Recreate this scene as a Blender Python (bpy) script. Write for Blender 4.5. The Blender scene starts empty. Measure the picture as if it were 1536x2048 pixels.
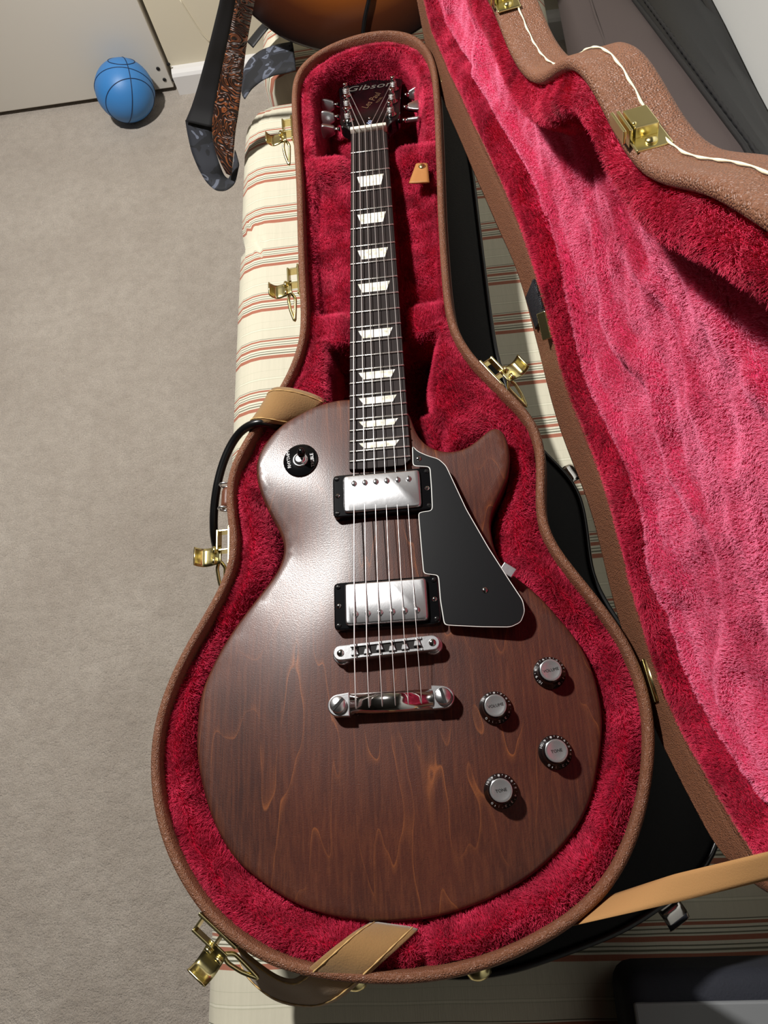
import bpy, bmesh, math, random
import numpy as np
from mathutils import Vector, Matrix
from mathutils.geometry import delaunay_2d_cdt

sc = bpy.context.scene
COL = sc.collection
rng = np.random.default_rng(7)
random.seed(7)
FLOOR = 0.55            # the guitar's top plane lies 0.55 m above the carpet

# ------------------------------------------------------------------ camera
RW = np.array([[0.9915576, -0.0401458, -0.1232956], [-0.0844013, -0.9216791, -0.3786608], [-0.0984374, 0.3858703, -0.9172863]])
CAM = np.array([0.0680877, -0.1348896, 0.6207059])
FPX = 1510.0
cd = bpy.data.cameras.new('camera'); cam = bpy.data.objects.new('camera', cd); COL.objects.link(cam)
cd.sensor_fit = 'VERTICAL'; cd.sensor_height = 24.0; cd.lens = FPX / 2048 * 24.0
cd.clip_start = 0.02; cd.clip_end = 50
m = Matrix(((*RW[0], CAM[0]), (*(-RW[1]), CAM[1]), (*(-RW[2]), CAM[2] + FLOOR)))
rot = Matrix((RW[0], -RW[1], -RW[2])).transposed()
cam.matrix_world = Matrix.Translation((CAM[0], CAM[1], CAM[2] + FLOOR)) @ rot.to_4x4()
sc.camera = cam

# ------------------------------------------------------------------ light
w = bpy.data.worlds.new('world'); sc.world = w; w.use_nodes = True
w.node_tree.nodes['Background'].inputs[0].default_value = (0.9, 0.93, 1.0, 1)
w.node_tree.nodes['Background'].inputs[1].default_value = 0.01
ld = bpy.data.lights.new('ceiling_bulb', 'SPOT'); lamp = bpy.data.objects.new('ceiling_bulb', ld); COL.objects.link(lamp)
lamp.location = (-0.54, 0.70, 1.08 + FLOOR)            # shaded ceiling fixture: all its light goes down
lamp.rotation_euler = (Vector((-0.05, 0.15, 0.45)) - lamp.location).to_track_quat('-Z', 'Y').to_euler()
ld.energy = 108; ld.shadow_soft_size = 0.038; ld.color = (1.0, 0.975, 0.94); ld.spot_size = 2.75; ld.spot_blend = 0.5
sc.view_settings.view_transform = 'Standard'; sc.view_settings.look = 'None'
sc.cycles.max_bounces = 7; sc.cycles.diffuse_bounces = 3; sc.cycles.glossy_bounces = 4; sc.cycles.adaptive_threshold = 0.025
sc.view_settings.exposure = 0.0; sc.view_settings.gamma = 1.0; sc.view_settings.use_curve_mapping = False

# ------------------------------------------------------------------ helpers
def un(px, z=None, x=None, y=None):
    """points of the photograph (1536 x 2048) carried out to a real height / distance"""
    px = np.atleast_2d(np.array(px, float))
    D = np.c_[(px[:, 0] - 768) / FPX, (px[:, 1] - 1024) / FPX, np.ones(len(px))] @ RW
    if z is not None: s = (np.asarray(z, float) - CAM[2]) / D[:, 2]
    elif y is not None: s = (y - CAM[1]) / D[:, 1]
    else: s = (x - CAM[0]) / D[:, 0]
    return CAM + D * np.reshape(s, (-1, 1))

RB = -0.045 / 1.04; RA = 0.010 + 0.24 * RB             # the case's rim plane: its head end lies lower
RP = lambda y: RA + RB * np.asarray(y, float)
def unr(px, off=0.0):
    """points of the photograph carried out to the case's rim plane (plus an offset)"""
    px = np.atleast_2d(np.array(px, float)); D = np.c_[(px[:, 0] - 768) / FPX, (px[:, 1] - 1024) / FPX, np.ones(len(px))] @ RW
    s = (RA + off + RB * CAM[1] - CAM[2]) / (D[:, 2] - RB * D[:, 1]); return CAM + D * s[:, None]

def unplane(px, p0, n):
    px = np.atleast_2d(np.array(px, float))
    D = np.c_[(px[:, 0] - 768) / FPX, (px[:, 1] - 1024) / FPX, np.ones(len(px))] @ RW
    s = ((p0 - CAM) @ n) / (D @ n)
    return CAM + D * s[:, None]

def ss(x, a=0.0, b=1.0):
    t = np.clip((np.asarray(x, float) - a) / (b - a), 0, 1); return t * t * (3 - 2 * t)

def resample(P, n, closed=True, smooth=2.0, iters=1):
    P = np.asarray(P, float)
    if closed: P = np.vstack([P, P[:1]])
    s = np.r_[0, np.cumsum(np.linalg.norm(np.diff(P, axis=0), axis=1))]
    t = np.linspace(0, s[-1], n, endpoint=not closed)
    Q = np.stack([np.interp(t, s, P[:, k]) for k in range(P.shape[1])], 1)
    if smooth > 0:
        r = int(3 * smooth) + 1; k = np.exp(-0.5 * (np.arange(-r, r + 1) / smooth) ** 2); k /= k.sum()
        for _ in range(iters):
            if closed: E_ = np.vstack([Q[-r:], Q, Q[:r]])
            else:
                a = 2 * Q[:1] - Q[1:r + 1][::-1]; b = 2 * Q[-1:] - Q[-r - 1:-1][::-1]; E_ = np.vstack([a, Q, b])
            Q = np.stack([np.convolve(E_[:, j], k, 'valid') for j in range(Q.shape[1])], 1)
    return Q

def area2(P): return 0.5 * np.sum(P[:, 0] * np.roll(P[:, 1], -1) - np.roll(P[:, 0], -1) * P[:, 1])

def offset(P, d):
    """inward offset of a closed 2-D outline (any orientation)"""
    T = np.roll(P, -1, 0) - np.roll(P, 1, 0); T /= np.linalg.norm(T, axis=1)[:, None] + 1e-12
    N = np.c_[-T[:, 1], T[:, 0]] * (1 if area2(P) > 0 else -1)
    return P + N * (np.asarray(d) if np.ndim(d) == 0 else np.asarray(d)[:, None])

def sdist(X, P):
    """signed distance of points X to closed polygon P, positive inside"""
    A = P; B = np.roll(P, -1, 0); out = np.full(len(X), 1e9); ins = np.zeros(len(X), bool)
    for a, b in zip(A, B):
        e = b - a; t = np.clip(((X - a) @ e) / (e @ e + 1e-15), 0, 1)
        d = X - a - t[:, None] * e; out = np.minimum(out, np.einsum('ij,ij->i', d, d))
        c = ((a[1] > X[:, 1]) != (b[1] > X[:, 1]))
        if abs(b[1] - a[1]) > 1e-12:
            ins ^= c & (X[:, 0] < (b[0] - a[0]) * (X[:, 1] - a[1]) / (b[1] - a[1]) + a[0])
    d = np.sqrt(out); return np.where(ins, d, -d)

_F = [(rng.normal(size=3), rng.uniform(0, 6.28)) for _ in range(24)]
def sn(X, freq, seed=0):
    """smooth pseudo noise about -1..1"""
    X = np.asarray(X, float); r = np.zeros(len(X))
    for k in range(8):
        d, p = _F[(k + seed * 5) % 24]; r += np.sin(X[:, :3] @ d * freq + p * (k + 1 + seed))
    return r / 4

def cap_tri(P, h):
    """triangulate the inside of outline P with interior points about h apart; returns verts2d, tris, number of boundary verts"""
    lo, hi = P.min(0), P.max(0)
    xs = np.arange(lo[0], hi[0], h); ys = np.arange(lo[1], hi[1], h * 0.87)
    G = np.array([(x + (0.5 * h if j % 2 else 0), y) for j, y in enumerate(ys) for x in xs])
    G = G[sdist(G, P) > h * 0.45]
    V = [Vector((float(a), float(b))) for a, b in np.vstack([P, G])]
    n = len(P)
    r = delaunay_2d_cdt(V, [(i, (i + 1) % n) for i in range(n)], [list(range(n))] if area2(P) > 0 else [list(range(n))[::-1]], 1, 1e-7)
    return np.array([(v.x, v.y) for v in r[0]]), [tuple(t) for t in r[2]], n

def mk(name, verts, faces, mat=None, parent=None, smooth=True, kind=None, label=None, cat=None, group=None):
    """one mesh object; verts are given with z measured from the guitar's top plane"""
    me = bpy.data.meshes.new(name)
    V = np.asarray(verts, float) + np.array([0, 0, FLOOR])
    root_loc = None
    o = bpy.data.objects.new(name, me)
    if parent is None:
        c = np.array([(V[:, 0].min() + V[:, 0].max()) / 2, (V[:, 1].min() + V[:, 1].max()) / 2, V[:, 2].min()])
        V = V - c; o.location = c
    me.from_pydata(V.tolist(), [], [tuple(int(i) for i in f) for f in faces])
    me.update()
    if smooth: me.polygons.foreach_set('use_smooth', [True] * len(me.polygons))
    if mat is not None: me.materials.append(mat)
    COL.objects.link(o)
    if parent is not None:
        o.parent = parent
        o.matrix_parent_inverse = wmat(parent).inverted()
    for k, v in (('kind', kind), ('label', label), ('category', cat), ('group', group)):
        if v: o[k] = v
    return o

def wmat(o):
    M = Matrix.Translation(o.location)
    return wmat(o.parent) @ o.matrix_parent_inverse @ M if o.parent else M

def empty(name, loc, label, cat, group=None):
    o = bpy.data.objects.new(name, None); o.empty_display_size = 0.05; COL.objects.link(o)
    o.location = (loc[0], loc[1], loc[2] + FLOOR); o['label'] = label; o['category'] = cat
    if group: o['group'] = group
    return o

def fix(faces_verts):
    V, F = faces_verts
    bm = bmesh.new(); vs = [bm.verts.new(v) for v in V]
    for f in F:
        try: bm.faces.new([vs[i] for i in f])
        except ValueError: pass
    bmesh.ops.recalc_face_normals(bm, faces=bm.faces[:])
    bm.verts.index_update()
    V2 = np.array([v.co[:] for v in bm.verts]); F2 = [tuple(v.index for v in f.verts) for f in bm.faces]; bm.free()
    return V2, F2

def join(*parts):
    V = []; F = []; n = 0
    for v, f in parts:
        v = np.asarray(v, float); V.append(v); F += [tuple(i + n for i in q) for q in f]; n += len(v)
    return np.vstack(V), F

def rbox(c, s, r=0.001, M=None, seg=2):
    """bevelled box: centre c, size s; M = 3x3 axes (columns) or None"""
    bm = bmesh.new(); bmesh.ops.create_cube(bm, size=1.0)
    for v in bm.verts: v.co = Vector((v.co.x * s[0], v.co.y * s[1], v.co.z * s[2]))
    if r > 0: bmesh.ops.bevel(bm, geom=bm.edges[:], offset=min(r, min(s) * 0.45), segments=seg, affect='EDGES', profile=0.5)
    bm.verts.index_update()
    V = np.array([v.co[:] for v in bm.verts]); F = [tuple(v.index for v in f.verts) for f in bm.faces]; bm.free()
    if M is not None: V = V @ np.asarray(M).T
    return V + np.asarray(c), F

def frame(n, up=(0, 0, 1)):
    n = np.asarray(n, float); n /= np.linalg.norm(n); u = np.asarray(up, float)
    if abs(n @ u) > 0.97: u = np.array([1.0, 0, 0])
    a = np.cross(u, n); a /= np.linalg.norm(a); b = np.cross(n, a); return a, b, n

def lathe(profile, c, axis=(0, 0, 1), seg=32, capb=True, capt=True):
    a, b, n = frame(axis); V = []; F = []
    for r, h in profile:
        for k in range(seg):
            t = 2 * math.pi * k / seg; V.append(np.asarray(c) + n * h + r * (a * math.cos(t) + b * math.sin(t)))
    m = len(profile)
    for i in range(m - 1):
        for k in range(seg): F.append((i * seg + k, i * seg + (k + 1) % seg, (i + 1) * seg + (k + 1) % seg, (i + 1) * seg + k))
    if capb: F.append(tuple(range(seg))[::-1])
    if capt: F.append(tuple((m - 1) * seg + k for k in range(seg)))
    return np.array(V), F

def tube(path, r, seg=8, closed=False, cap=True):
    P = np.asarray(path, float); n = len(P); r = np.broadcast_to(r, (n,))
    T = np.zeros_like(P)
    if closed: T = np.roll(P, -1, 0) - np.roll(P, 1, 0)
    else: T[1:-1] = P[2:] - P[:-2]; T[0] = P[1] - P[0]; T[-1] = P[-1] - P[-2]
    T /= np.linalg.norm(T, axis=1)[:, None] + 1e-12
    a, b, _ = frame(T[0]); V = []; F = []
    for i in range(n):
        a = a - T[i] * (a @ T[i]); a /= np.linalg.norm(a); b = np.cross(T[i], a)
        for k in range(seg):
            t = 2 * math.pi * k / seg; V.append(P[i] + r[i] * (a * math.cos(t) + b * math.sin(t)))
    for i in range(n if closed else n - 1):
        j = (i + 1) % n
        for k in range(seg): F.append((i * seg + k, i * seg + (k + 1) % seg, j * seg + (k + 1) % seg, j * seg + k))
    if cap and not closed: F.append(tuple(range(seg))[::-1]); F.append(tuple((n - 1) * seg + k for k in range(seg)))
    return np.array(V), F

def prism(P2, z0, z1, bev=0.0, fz=None):
    """upright prism of outline P2 between z0 and z1 with a small bevel on top; fz maps (xy, z) to 3-D"""
    P2 = np.asarray(P2, float)
    if area2(P2) < 0: P2 = P2[::-1]
    rings = [(P2, z0)]
    if bev > 0: rings += [(P2, z1 - bev), (offset(P2, bev * 0.3), z1 - bev * 0.3), (offset(P2, bev), z1)]
    else: rings += [(P2, z1)]
    n = len(P2); V = []; F = []
    for Q, z in rings:
        V += [(x, y, z) for x, y in Q]
    for i in range(len(rings) - 1):
        for k in range(n): F.append((i * n + k, i * n + (k + 1) % n, (i + 1) * n + (k + 1) % n, (i + 1) * n + k))
    F.append(tuple(range(n))[::-1]); F.append(tuple((len(rings) - 1) * n + k for k in range(n)))
    V = np.array(V, float)
    if fz: V = fz(V)
    return V, F

def ribbon(A, B, th, nsub=6, smooth=1.5, bow=0.0):
    """band between edge curves A and B (3-D), thickness th"""
    A = resample(A, len(A) * nsub, False, smooth); B = resample(B, len(B) * nsub, False, smooth); n = len(A); m = 7
    V = []; F = []
    for i in range(n):
        t = (A[min(i + 1, n - 1)] + B[min(i + 1, n - 1)]) - (A[max(i - 1, 0)] + B[max(i - 1, 0)])
        nn = np.cross(B[i] - A[i], t); nn /= np.linalg.norm(nn) + 1e-12
        for s in (0.5, -0.5):
            for k in range(m):
                u = k / (m - 1); e = th * (1 if 0 < k < m - 1 else 0.35)
                V.append(A[i] * (1 - u) + B[i] * u + nn * (e * s + bow * math.sin(math.pi * u)))
    w_ = 2 * m
    for i in range(n - 1):
        for k in range(m - 1):
            F.append((i * w_ + k, i * w_ + k + 1, (i + 1) * w_ + k + 1, (i + 1) * w_ + k))
            F.append((i * w_ + m + k + 1, i * w_ + m + k, (i + 1) * w_ + m + k, (i + 1) * w_ + m + k + 1))
        for k0, k1 in ((0, m), (m - 1, 2 * m - 1)):
            F.append((i * w_ + k0, (i + 1) * w_ + k0, (i + 1) * w_ + k1, i * w_ + k1))
    for i in (0, n - 1):
        F.append(tuple(i * w_ + k for k in range(m)) + tuple(i * w_ + m + k for k in range(m))[::-1])
    return fix((np.array(V), F))

_tx = {}
def text_flat(s, size, shear=0.0):
    """flat lettering centred on the origin in the XY plane"""
    if s not in _tx:
        cu = bpy.data.curves.new('lettering', 'FONT'); cu.body = s; cu.size = 1.0; cu.align_x = 'CENTER'; cu.align_y = 'CENTER'; cu.resolution_u = 3
        o = bpy.data.objects.new('lettering', cu); COL.objects.link(o)
        dg = bpy.context.evaluated_depsgraph_get(); me = bpy.data.meshes.new_from_object(o.evaluated_get(dg))
        _tx[s] = (np.array([v.co[:] for v in me.vertices]), [tuple(p.vertices) for p in me.polygons])
        bpy.data.objects.remove(o); bpy.data.curves.remove(cu); bpy.data.meshes.remove(me)
    V, F = _tx[s]; V = V.copy() * size; V[:, 0] += shear * V[:, 1]; return V, F

# ------------------------------------------------------------------ materials
def srgb(r, g, b):
    f = lambda c: (c / 255 / 12.92) if c / 255 <= 0.04045 else ((c / 255 + 0.055) / 1.055) ** 2.4
    return (f(r), f(g), f(b), 1.0)

class NT:
    def __init__(s, name):
        s.m = bpy.data.materials.new(name); s.m.use_nodes = True; s.t = s.m.node_tree; s.N = s.t.nodes; s.L = s.t.links
        s.b = s.N['Principled BSDF']; s._tc = None
    def n(s, typ, ins=None, **kw):
        x = s.N.new(typ)
        for k, v in kw.items(): setattr(x, k, v)
        for k, v in (ins or {}).items(): s.put(x.inputs[k], v)
        return x
    def put(s, sock, v):
        if isinstance(v, bpy.types.NodeSocket): s.L.new(v, sock)
        elif isinstance(v, bpy.types.Node): s.L.new(v.outputs[0], sock)
        else: sock.default_value = v
    def co(s, scale=(1, 1, 1), rot=(0, 0, 0)):
        if s._tc is None: s._tc = s.n('ShaderNodeNewGeometry').outputs['Position']
        return s.n('ShaderNodeMapping', {'Vector': s._tc, 'Scale': scale, 'Rotation': rot}).outputs[0]
    def noise(s, scale, detail=3, rough=0.5, vec=None, dist=0.0):
        return s.n('ShaderNodeTexNoise', {'Vector': vec or s.co(), 'Scale': scale, 'Detail': detail, 'Roughness': rough, 'Distortion': dist})
    def ramp(s, fac, stops, interp='LINEAR'):
        r = s.n('ShaderNodeValToRGB', {'Fac': fac}); e = r.color_ramp.elements; r.color_ramp.interpolation = interp
        while len(e) < len(stops): e.new(0.5)
        for el, (p, c) in zip(e, stops): el.position = p; el.color = c if len(c) == 4 else (*c, 1)
        return r.outputs[0]
    def math(s, op, a, b=0.0, c=0.0):
        x = s.n('ShaderNodeMath', operation=op); s.put(x.inputs[0], a); s.put(x.inputs[1], b); s.put(x.inputs[2], c); return x.outputs[0]
    def mix(s, fac, a, b, blend='MIX'):
        x = s.n('ShaderNodeMix', data_type='RGBA', blend_type=blend); s.put(x.inputs[0], fac); s.put(x.inputs[6], a); s.put(x.inputs[7], b); return x.outputs[2]
    def bump(s, h, strength=0.3, dist=0.001, prev=None):
        x = s.n('ShaderNodeBump', {'Height': h, 'Strength': strength, 'Distance': dist})
        if prev is not None: s.put(x.inputs['Normal'], prev)
        return x.outputs[0]
    def set(s, **kw):
        for k, v in kw.items(): s.put(s.b.inputs[k.replace('_', ' ')], v)
        return s

def plain(name, col, rough=0.5, metal=0.0, bump=None, var=0.0, **kw):
    t = NT(name); c = col
    if var:
        nz = t.noise(kw.pop('vscale', 60), 4, 0.6)
        c = t.mix(t.math('MULTIPLY', nz.outputs[0], var), col, tuple(x * 0.45 for x in col[:3]) + (1,))
    t.set(Base_Color=c, Roughness=rough, Metallic=metal, **kw)
    if bump: t.set(Normal=t.bump(t.noise(bump[0], 4, 0.6).outputs[0], bump[1], bump[2]))
    return t.m

def tolex():
    t = NT('brown_tolex')
    v = t.n('ShaderNodeTexVoronoi', {'Vector': t.co(), 'Scale': 620.0}, feature='DISTANCE_TO_EDGE')
    nz = t.noise(260, 3, 0.6)
    h = t.math('ADD', t.math('MULTIPLY', v.outputs['Distance'], 1.2), nz.outputs[0])
    n2 = t.noise(18, 3)
    t.set(Base_Color=t.mix(n2.outputs[0], srgb(112, 72, 52), srgb(132, 86, 60)), Roughness=0.5, Normal=t.bump(h, 0.85, 0.0013))
    return t.m

def plush_base(name, a, b):
    t = NT(name); nz = t.noise(55, 3, 0.6)
    t.set(Base_Color=t.mix(nz.outputs[0], a, b), Roughness=0.9, Sheen_Weight=0.6, Sheen_Roughness=0.4, Sheen_Tint=srgb(255, 120, 150))
    t.set(Normal=t.bump(t.noise(420, 3, 0.7).outputs[0], 0.8, 0.003), Specular_IOR_Level=0.1)
    return t.m

def pile(name, root, tip, deep, rough=0.45, stretch=(1, 1, 1), scale=38, lo=0.42):
    """fur strands: colour runs from root to tip; noise patches of a deeper colour paint in the shading of brushed nap"""
    t = NT(name); hi = t.n('ShaderNodeHairInfo')
    nz = t.noise(scale, 4, 0.6, t.co(stretch), 0.4)
    c = t.mix(hi.outputs['Intercept'], root, tip)
    c = t.mix(t.ramp(nz.outputs[0], [(lo, (0, 0, 0)), (lo + 0.26, (0.9, 0.9, 0.9))]), c, deep)
    t.set(Base_Color=c, Roughness=rough, Specular_IOR_Level=0.3, Sheen_Weight=0.35, Sheen_Roughness=0.5, Sheen_Tint=srgb(255, 140, 170))
    return t.m

def wood():
    t = NT('stained_wood')
    v = t.co((1, 0.20, 1)); big = t.noise(9, 3.5, 0.5, v, 0.25)
    li = t.math('FRACT', t.math('MULTIPLY', big.outputs[0], 15.0))
    lines = t.ramp(li, [(0.0, (1, 1, 1)), (0.025, (0.35, 0.35, 0.35)), (0.12, (0, 0, 0)), (0.985, (0, 0, 0)), (1.0, (1, 1, 1))])
    mask = t.ramp(t.noise(14, 4, 0.65).outputs[0], [(0.40, (0, 0, 0)), (0.68, (1, 1, 1))])
    fine = t.noise(420, 4, 0.7, t.co((1, 0.035, 1)))
    pores = t.noise(900, 3, 0.7, t.co((1, 0.3, 1)))
    cloud = t.noise(9, 4, 0.6, t.co((1, 0.5, 1)))
    base = t.mix(t.ramp(cloud.outputs[0], [(0.3, (0, 0, 0)), (0.7, (1, 1, 1))]), srgb(46, 23, 19), srgb(84, 42, 30))
    base = t.mix(t.ramp(fine.outputs[0], [(0.42, (0, 0, 0)), (0.72, (0.6, 0.6, 0.6))]), base, srgb(108, 60, 38))
    base = t.mix(t.ramp(pores.outputs[0], [(0.55, (0, 0, 0)), (0.8, (0.55, 0.55, 0.55))]), base, srgb(34, 17, 14))
    base = t.mix(t.math('MULTIPLY', t.math('MULTIPLY', lines, mask), 0.75), base, srgb(158, 92, 48))
    nb = t.bump(t.noise(1100, 2, 0.6).outputs[0], 0.35, 0.0005)
    t.set(Base_Color=base, Roughness=0.5, Specular_IOR_Level=0.3, Normal=nb, Coat_Weight=0.5, Coat_Roughness=0.225, Coat_IOR=1.5, Coat_Normal=t.bump(t.noise(1000, 2, 0.6).outputs[0], 0.12, 0.0005))
    return t.m

def rosewood():
    t = NT('rosewood'); f = t.noise(500, 4, 0.7, t.co((1, 0.05, 1)))
    t.set(Base_Color=t.mix(f.outputs[0], srgb(16, 13, 13), srgb(44, 33, 31)), Roughness=0.6, Specular_IOR_Level=0.25)
    return t.m

def pearl():
    t = NT('pearloid'); v = t.n('ShaderNodeTexVoronoi', {'Vector': t.co(), 'Scale': 190.0, 'Randomness': 1.0})
    nz = t.noise(170, 3, 0.6, None, 1.2)
    t.set(Base_Color=t.ramp(t.math('MULTIPLY_ADD', v.outputs['Distance'], 0.6, t.math('MULTIPLY', nz.outputs[0], 0.7)), [(0.25, srgb(168, 168, 150)), (0.5, srgb(222, 220, 200)), (0.8, srgb(248, 248, 240))]), Roughness=0.22, Coat_Weight=0.5)
    return t.m

def stripes(name):
    t = NT(name); sep = t.n('ShaderNodeSeparateXYZ', {'Vector': t.co()}); wob = t.noise(6, 2, 0.5)
    y = t.math('ADD', sep.outputs[1], t.math('MULTIPLY_ADD', wob.outputs[0], 0.006, -0.003))
    f = t.math('FRACT', t.math('MULTIPLY_ADD', y, 1 / 0.0765, 0.36))
    cr = srgb(214, 208, 186); rd = srgb(168, 96, 72); gr = srgb(112, 110, 92); li = srgb(226, 221, 200); cr2 = srgb(200, 196, 172)
    st = [(0.0, cr), (0.035, rd), (0.10, li), (0.125, gr), (0.145, li), (0.175, gr), (0.19, li), (0.225, rd), (0.28, li), (0.30, gr), (0.315, li), (0.345, gr), (0.36, li),
          (0.39, rd), (0.425, li), (0.44, gr), (0.452, cr), (0.62, cr2), (0.635, li), (0.66, cr2), (0.668, cr), (0.80, cr2), (0.808, cr)]
    col = t.ramp(f, st, 'CONSTANT')
    weave = t.noise(900, 2, 0.5, t.co((1, 0.08, 0.3))); warp = t.noise(260, 2, 0.5, t.co((1, 0.03, 0.2)))
    col = t.mix(t.math('MULTIPLY', warp.outputs[0], 0.22), col, srgb(150, 146, 126))
    nb = t.bump(weave.outputs[0], 0.35, 0.0006)
    nb = t.bump(t.noise(16, 3, 0.5, t.co((0.5, 1, 1))).outputs[0], 0.5, 0.004, nb)
    t.set(Base_Color=col, Roughness=0.8, Sheen_Weight=0.15, Normal=nb)
    return t.m

def carpet():
    t = NT('carpet_pile'); big = t.noise(5, 4, 0.6); mid = t.noise(45, 4, 0.7); fi = t.noise(420, 3, 0.8)
    c = t.mix(t.ramp(big.outputs[0], [(0.35, (0, 0, 0)), (0.7, (1, 1, 1))]), srgb(208, 197, 184), srgb(188, 176, 163))
    c = t.mix(t.ramp(mid.outputs[0], [(0.4, (0, 0, 0)), (0.75, (0.5, 0.5, 0.5))]), c, srgb(164, 152, 139))
    c = t.mix(t.ramp(fi.outputs[0], [(0.35, (0.45, 0.45, 0.45)), (0.6, (0, 0, 0))]), c, srgb(128, 117, 106))
    nb = t.bump(fi.outputs[0], 0.8, 0.004); nb = t.bump(mid.outputs[0], 0.6, 0.008, nb)
    t.set(Base_Color=c, Roughness=0.95, Specular_IOR_Level=0.1, Sheen_Weight=0.2, Normal=nb)
    return t.m

M = dict(
    tolex=tolex(), wood=wood(), rosewood=rosewood(), pearl=pearl(), stripes=stripes('striped_upholstery'), carpet=carpet(),
    plush=plush_base('plush_backing', srgb(150, 6, 34), srgb(186, 16, 52)), plush_lid=plush_base('plush_backing_lid', srgb(200, 40, 84), srgb(222, 66, 108)),  # lid copy is paler: the plush's pink sheen is put into its colour
    pile=pile('plush_pile', srgb(152, 4, 34), srgb(248, 62, 104), srgb(138, 3, 30)), pile_lid=pile('lid_plush_pile', srgb(228, 64, 110), srgb(255, 146, 182), srgb(190, 24, 66), 0.45, (1, 0.3, 0.5), 24, 0.5),  # lid strands likewise carry the pink sheen as colour
    brass=plain('brass', srgb(232, 218, 158), 0.24, 1.0), knob_cap=plain('satin_silver', srgb(205, 205, 205), 0.22, 0.8), chrome=plain('chrome', srgb(205, 203, 200), 0.12, 1.0),
    nickel=plain('worn_nickel', srgb(222, 222, 224), 0.30, 1.0, bump=(160, 0.12, 0.0006)), steel=plain('string_steel', srgb(232, 230, 226), 0.42, 0.9),
    fret=plain('fret_wire', srgb(222, 220, 214), 0.3, 0.85), black_gloss=plain('black_gloss', srgb(10, 10, 12), 0.12, coat=None) if False else plain('black_gloss', srgb(10, 10, 12), 0.14),
    black_sat=plain('black_plastic', srgb(17, 18, 20), 0.28), white_edge=plain('white_edge', srgb(225, 225, 220), 0.4), bone=plain('bone', srgb(226, 222, 206), 0.4),
    print_white=plain('white_print', srgb(225, 225, 225), 0.5), print_gold=plain('gold_print', srgb(120, 92, 70), 0.4, 0.3), print_dim=plain('silver_print', srgb(132, 128, 120), 0.4, 0.4), print_black=plain('black_print', srgb(10, 9, 9), 0.7),
    print_blue=plain('pale_print', srgb(190, 205, 240), 0.5),
    suede=plain('tan_suede', srgb(150, 114, 68), 0.95, bump=(700, 0.4, 0.001), var=0.35, vscale=45, Sheen_Weight=0.3), thread=plain('tan_thread', srgb(206, 170, 110), 0.8),
    tab=plain('tan_leather', srgb(176, 120, 66), 0.6, bump=(500, 0.3, 0.0006)), white_thread=plain('cream_thread', srgb(232, 222, 190), 0.8),
    tape=plain('tan_webbing', srgb(182, 136, 84), 0.85, bump=(900, 0.3, 0.0005)), leather_dark=plain('brown_leather', srgb(104, 62, 44), 0.45, bump=(300, 0.4, 0.001)),
    black_case=plain('black_vinyl', srgb(7, 7, 8), 0.55, bump=(700, 0.4, 0.0006), Specular_IOR_Level=0.2), cord=plain('black_rubber', srgb(12, 12, 13), 0.3),
    velcro=None, wall=plain('cream_wall', srgb(220, 210, 186), 0.85, bump=(220, 0.1, 0.001)), wall_r=plain('grey_wall', srgb(196, 196, 192), 0.85, bump=(220, 0.1, 0.001)),
    ceil=plain('dim_ceiling', srgb(78, 77, 75), 0.9), wall_dim=plain('brown_wall', srgb(62, 56, 50), 0.9), door=plain('grey_door', srgb(214, 208, 197), 0.55, bump=(300, 0.08, 0.0006)),
    base=plain('white_baseboard', srgb(230, 228, 226), 0.45), dark=plain('dark_hole', srgb(25, 22, 20), 0.8), ball=plain('blue_rubber', srgb(62, 130, 196), 0.42, bump=(900, 0.25, 0.0008)),
    seam=plain('ball_seam', srgb(16, 46, 84), 0.6), gig=plain('taupe_nylon', srgb(70, 60, 58), 0.75, bump=(1500, 0.25, 0.0005)), gig_black=plain('black_nylon', srgb(16, 16, 18), 0.55, bump=(900, 0.3, 0.0006)),
    navy=plain('navy_fabric', srgb(34, 36, 46), 0.85, bump=(500, 0.5, 0.001), var=0.4), grey_panel=plain('grey_panel', srgb(120, 122, 124), 0.6),
    strap_black=plain('black_strap', srgb(15, 14, 16), 0.7, bump=(900, 0.2, 0.0005)), bed=plain('bed_frame', srgb(70, 50, 36), 0.6),
)
def camo():
    t = NT('grey_camouflage'); n1 = t.noise(34, 1.5, 0.5, None, 1.0)
    t.set(Base_Color=t.ramp(n1.outputs[0], [(0.0, srgb(20, 21, 25)), (0.45, srgb(36, 38, 45)), (0.57, srgb(92, 97, 110)), (0.66, srgb(44, 46, 54))], 'CONSTANT'), Roughness=0.8); return t.m
def tooled():
    t = NT('tooled_leather'); n1 = t.noise(26, 1.0, 0.4, None, 2.6); r = t.math('SINE', t.math('MULTIPLY', n1.outputs[0], 48))
    t.set(Base_Color=t.ramp(r, [(0.25, srgb(42, 22, 16)), (0.6, srgb(118, 62, 34)), (1.0, srgb(146, 82, 44))]), Roughness=0.42, Normal=t.bump(r, 0.9, 0.0015)); return t.m
def sunburst(cen):
    t = NT('sunburst_finish'); d = t.n('ShaderNodeVectorMath', operation='DISTANCE'); t.put(d.inputs[0], t.co()); d.inputs[1].default_value = cen
    g = t.noise(60, 3, 0.6, t.co((0.2, 1, 1)))
    f = t.math('MULTIPLY_ADD', g.outputs[0], 0.03, t.math('MULTIPLY', d.outputs['Value'], 4.6))
    t.set(Base_Color=t.ramp(f, [(0.25, srgb(168, 100, 38)), (0.55, srgb(132, 72, 26)), (0.75, srgb(62, 30, 16)), (0.92, srgb(20, 12, 11))]), Roughness=0.16); return t.m
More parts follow.
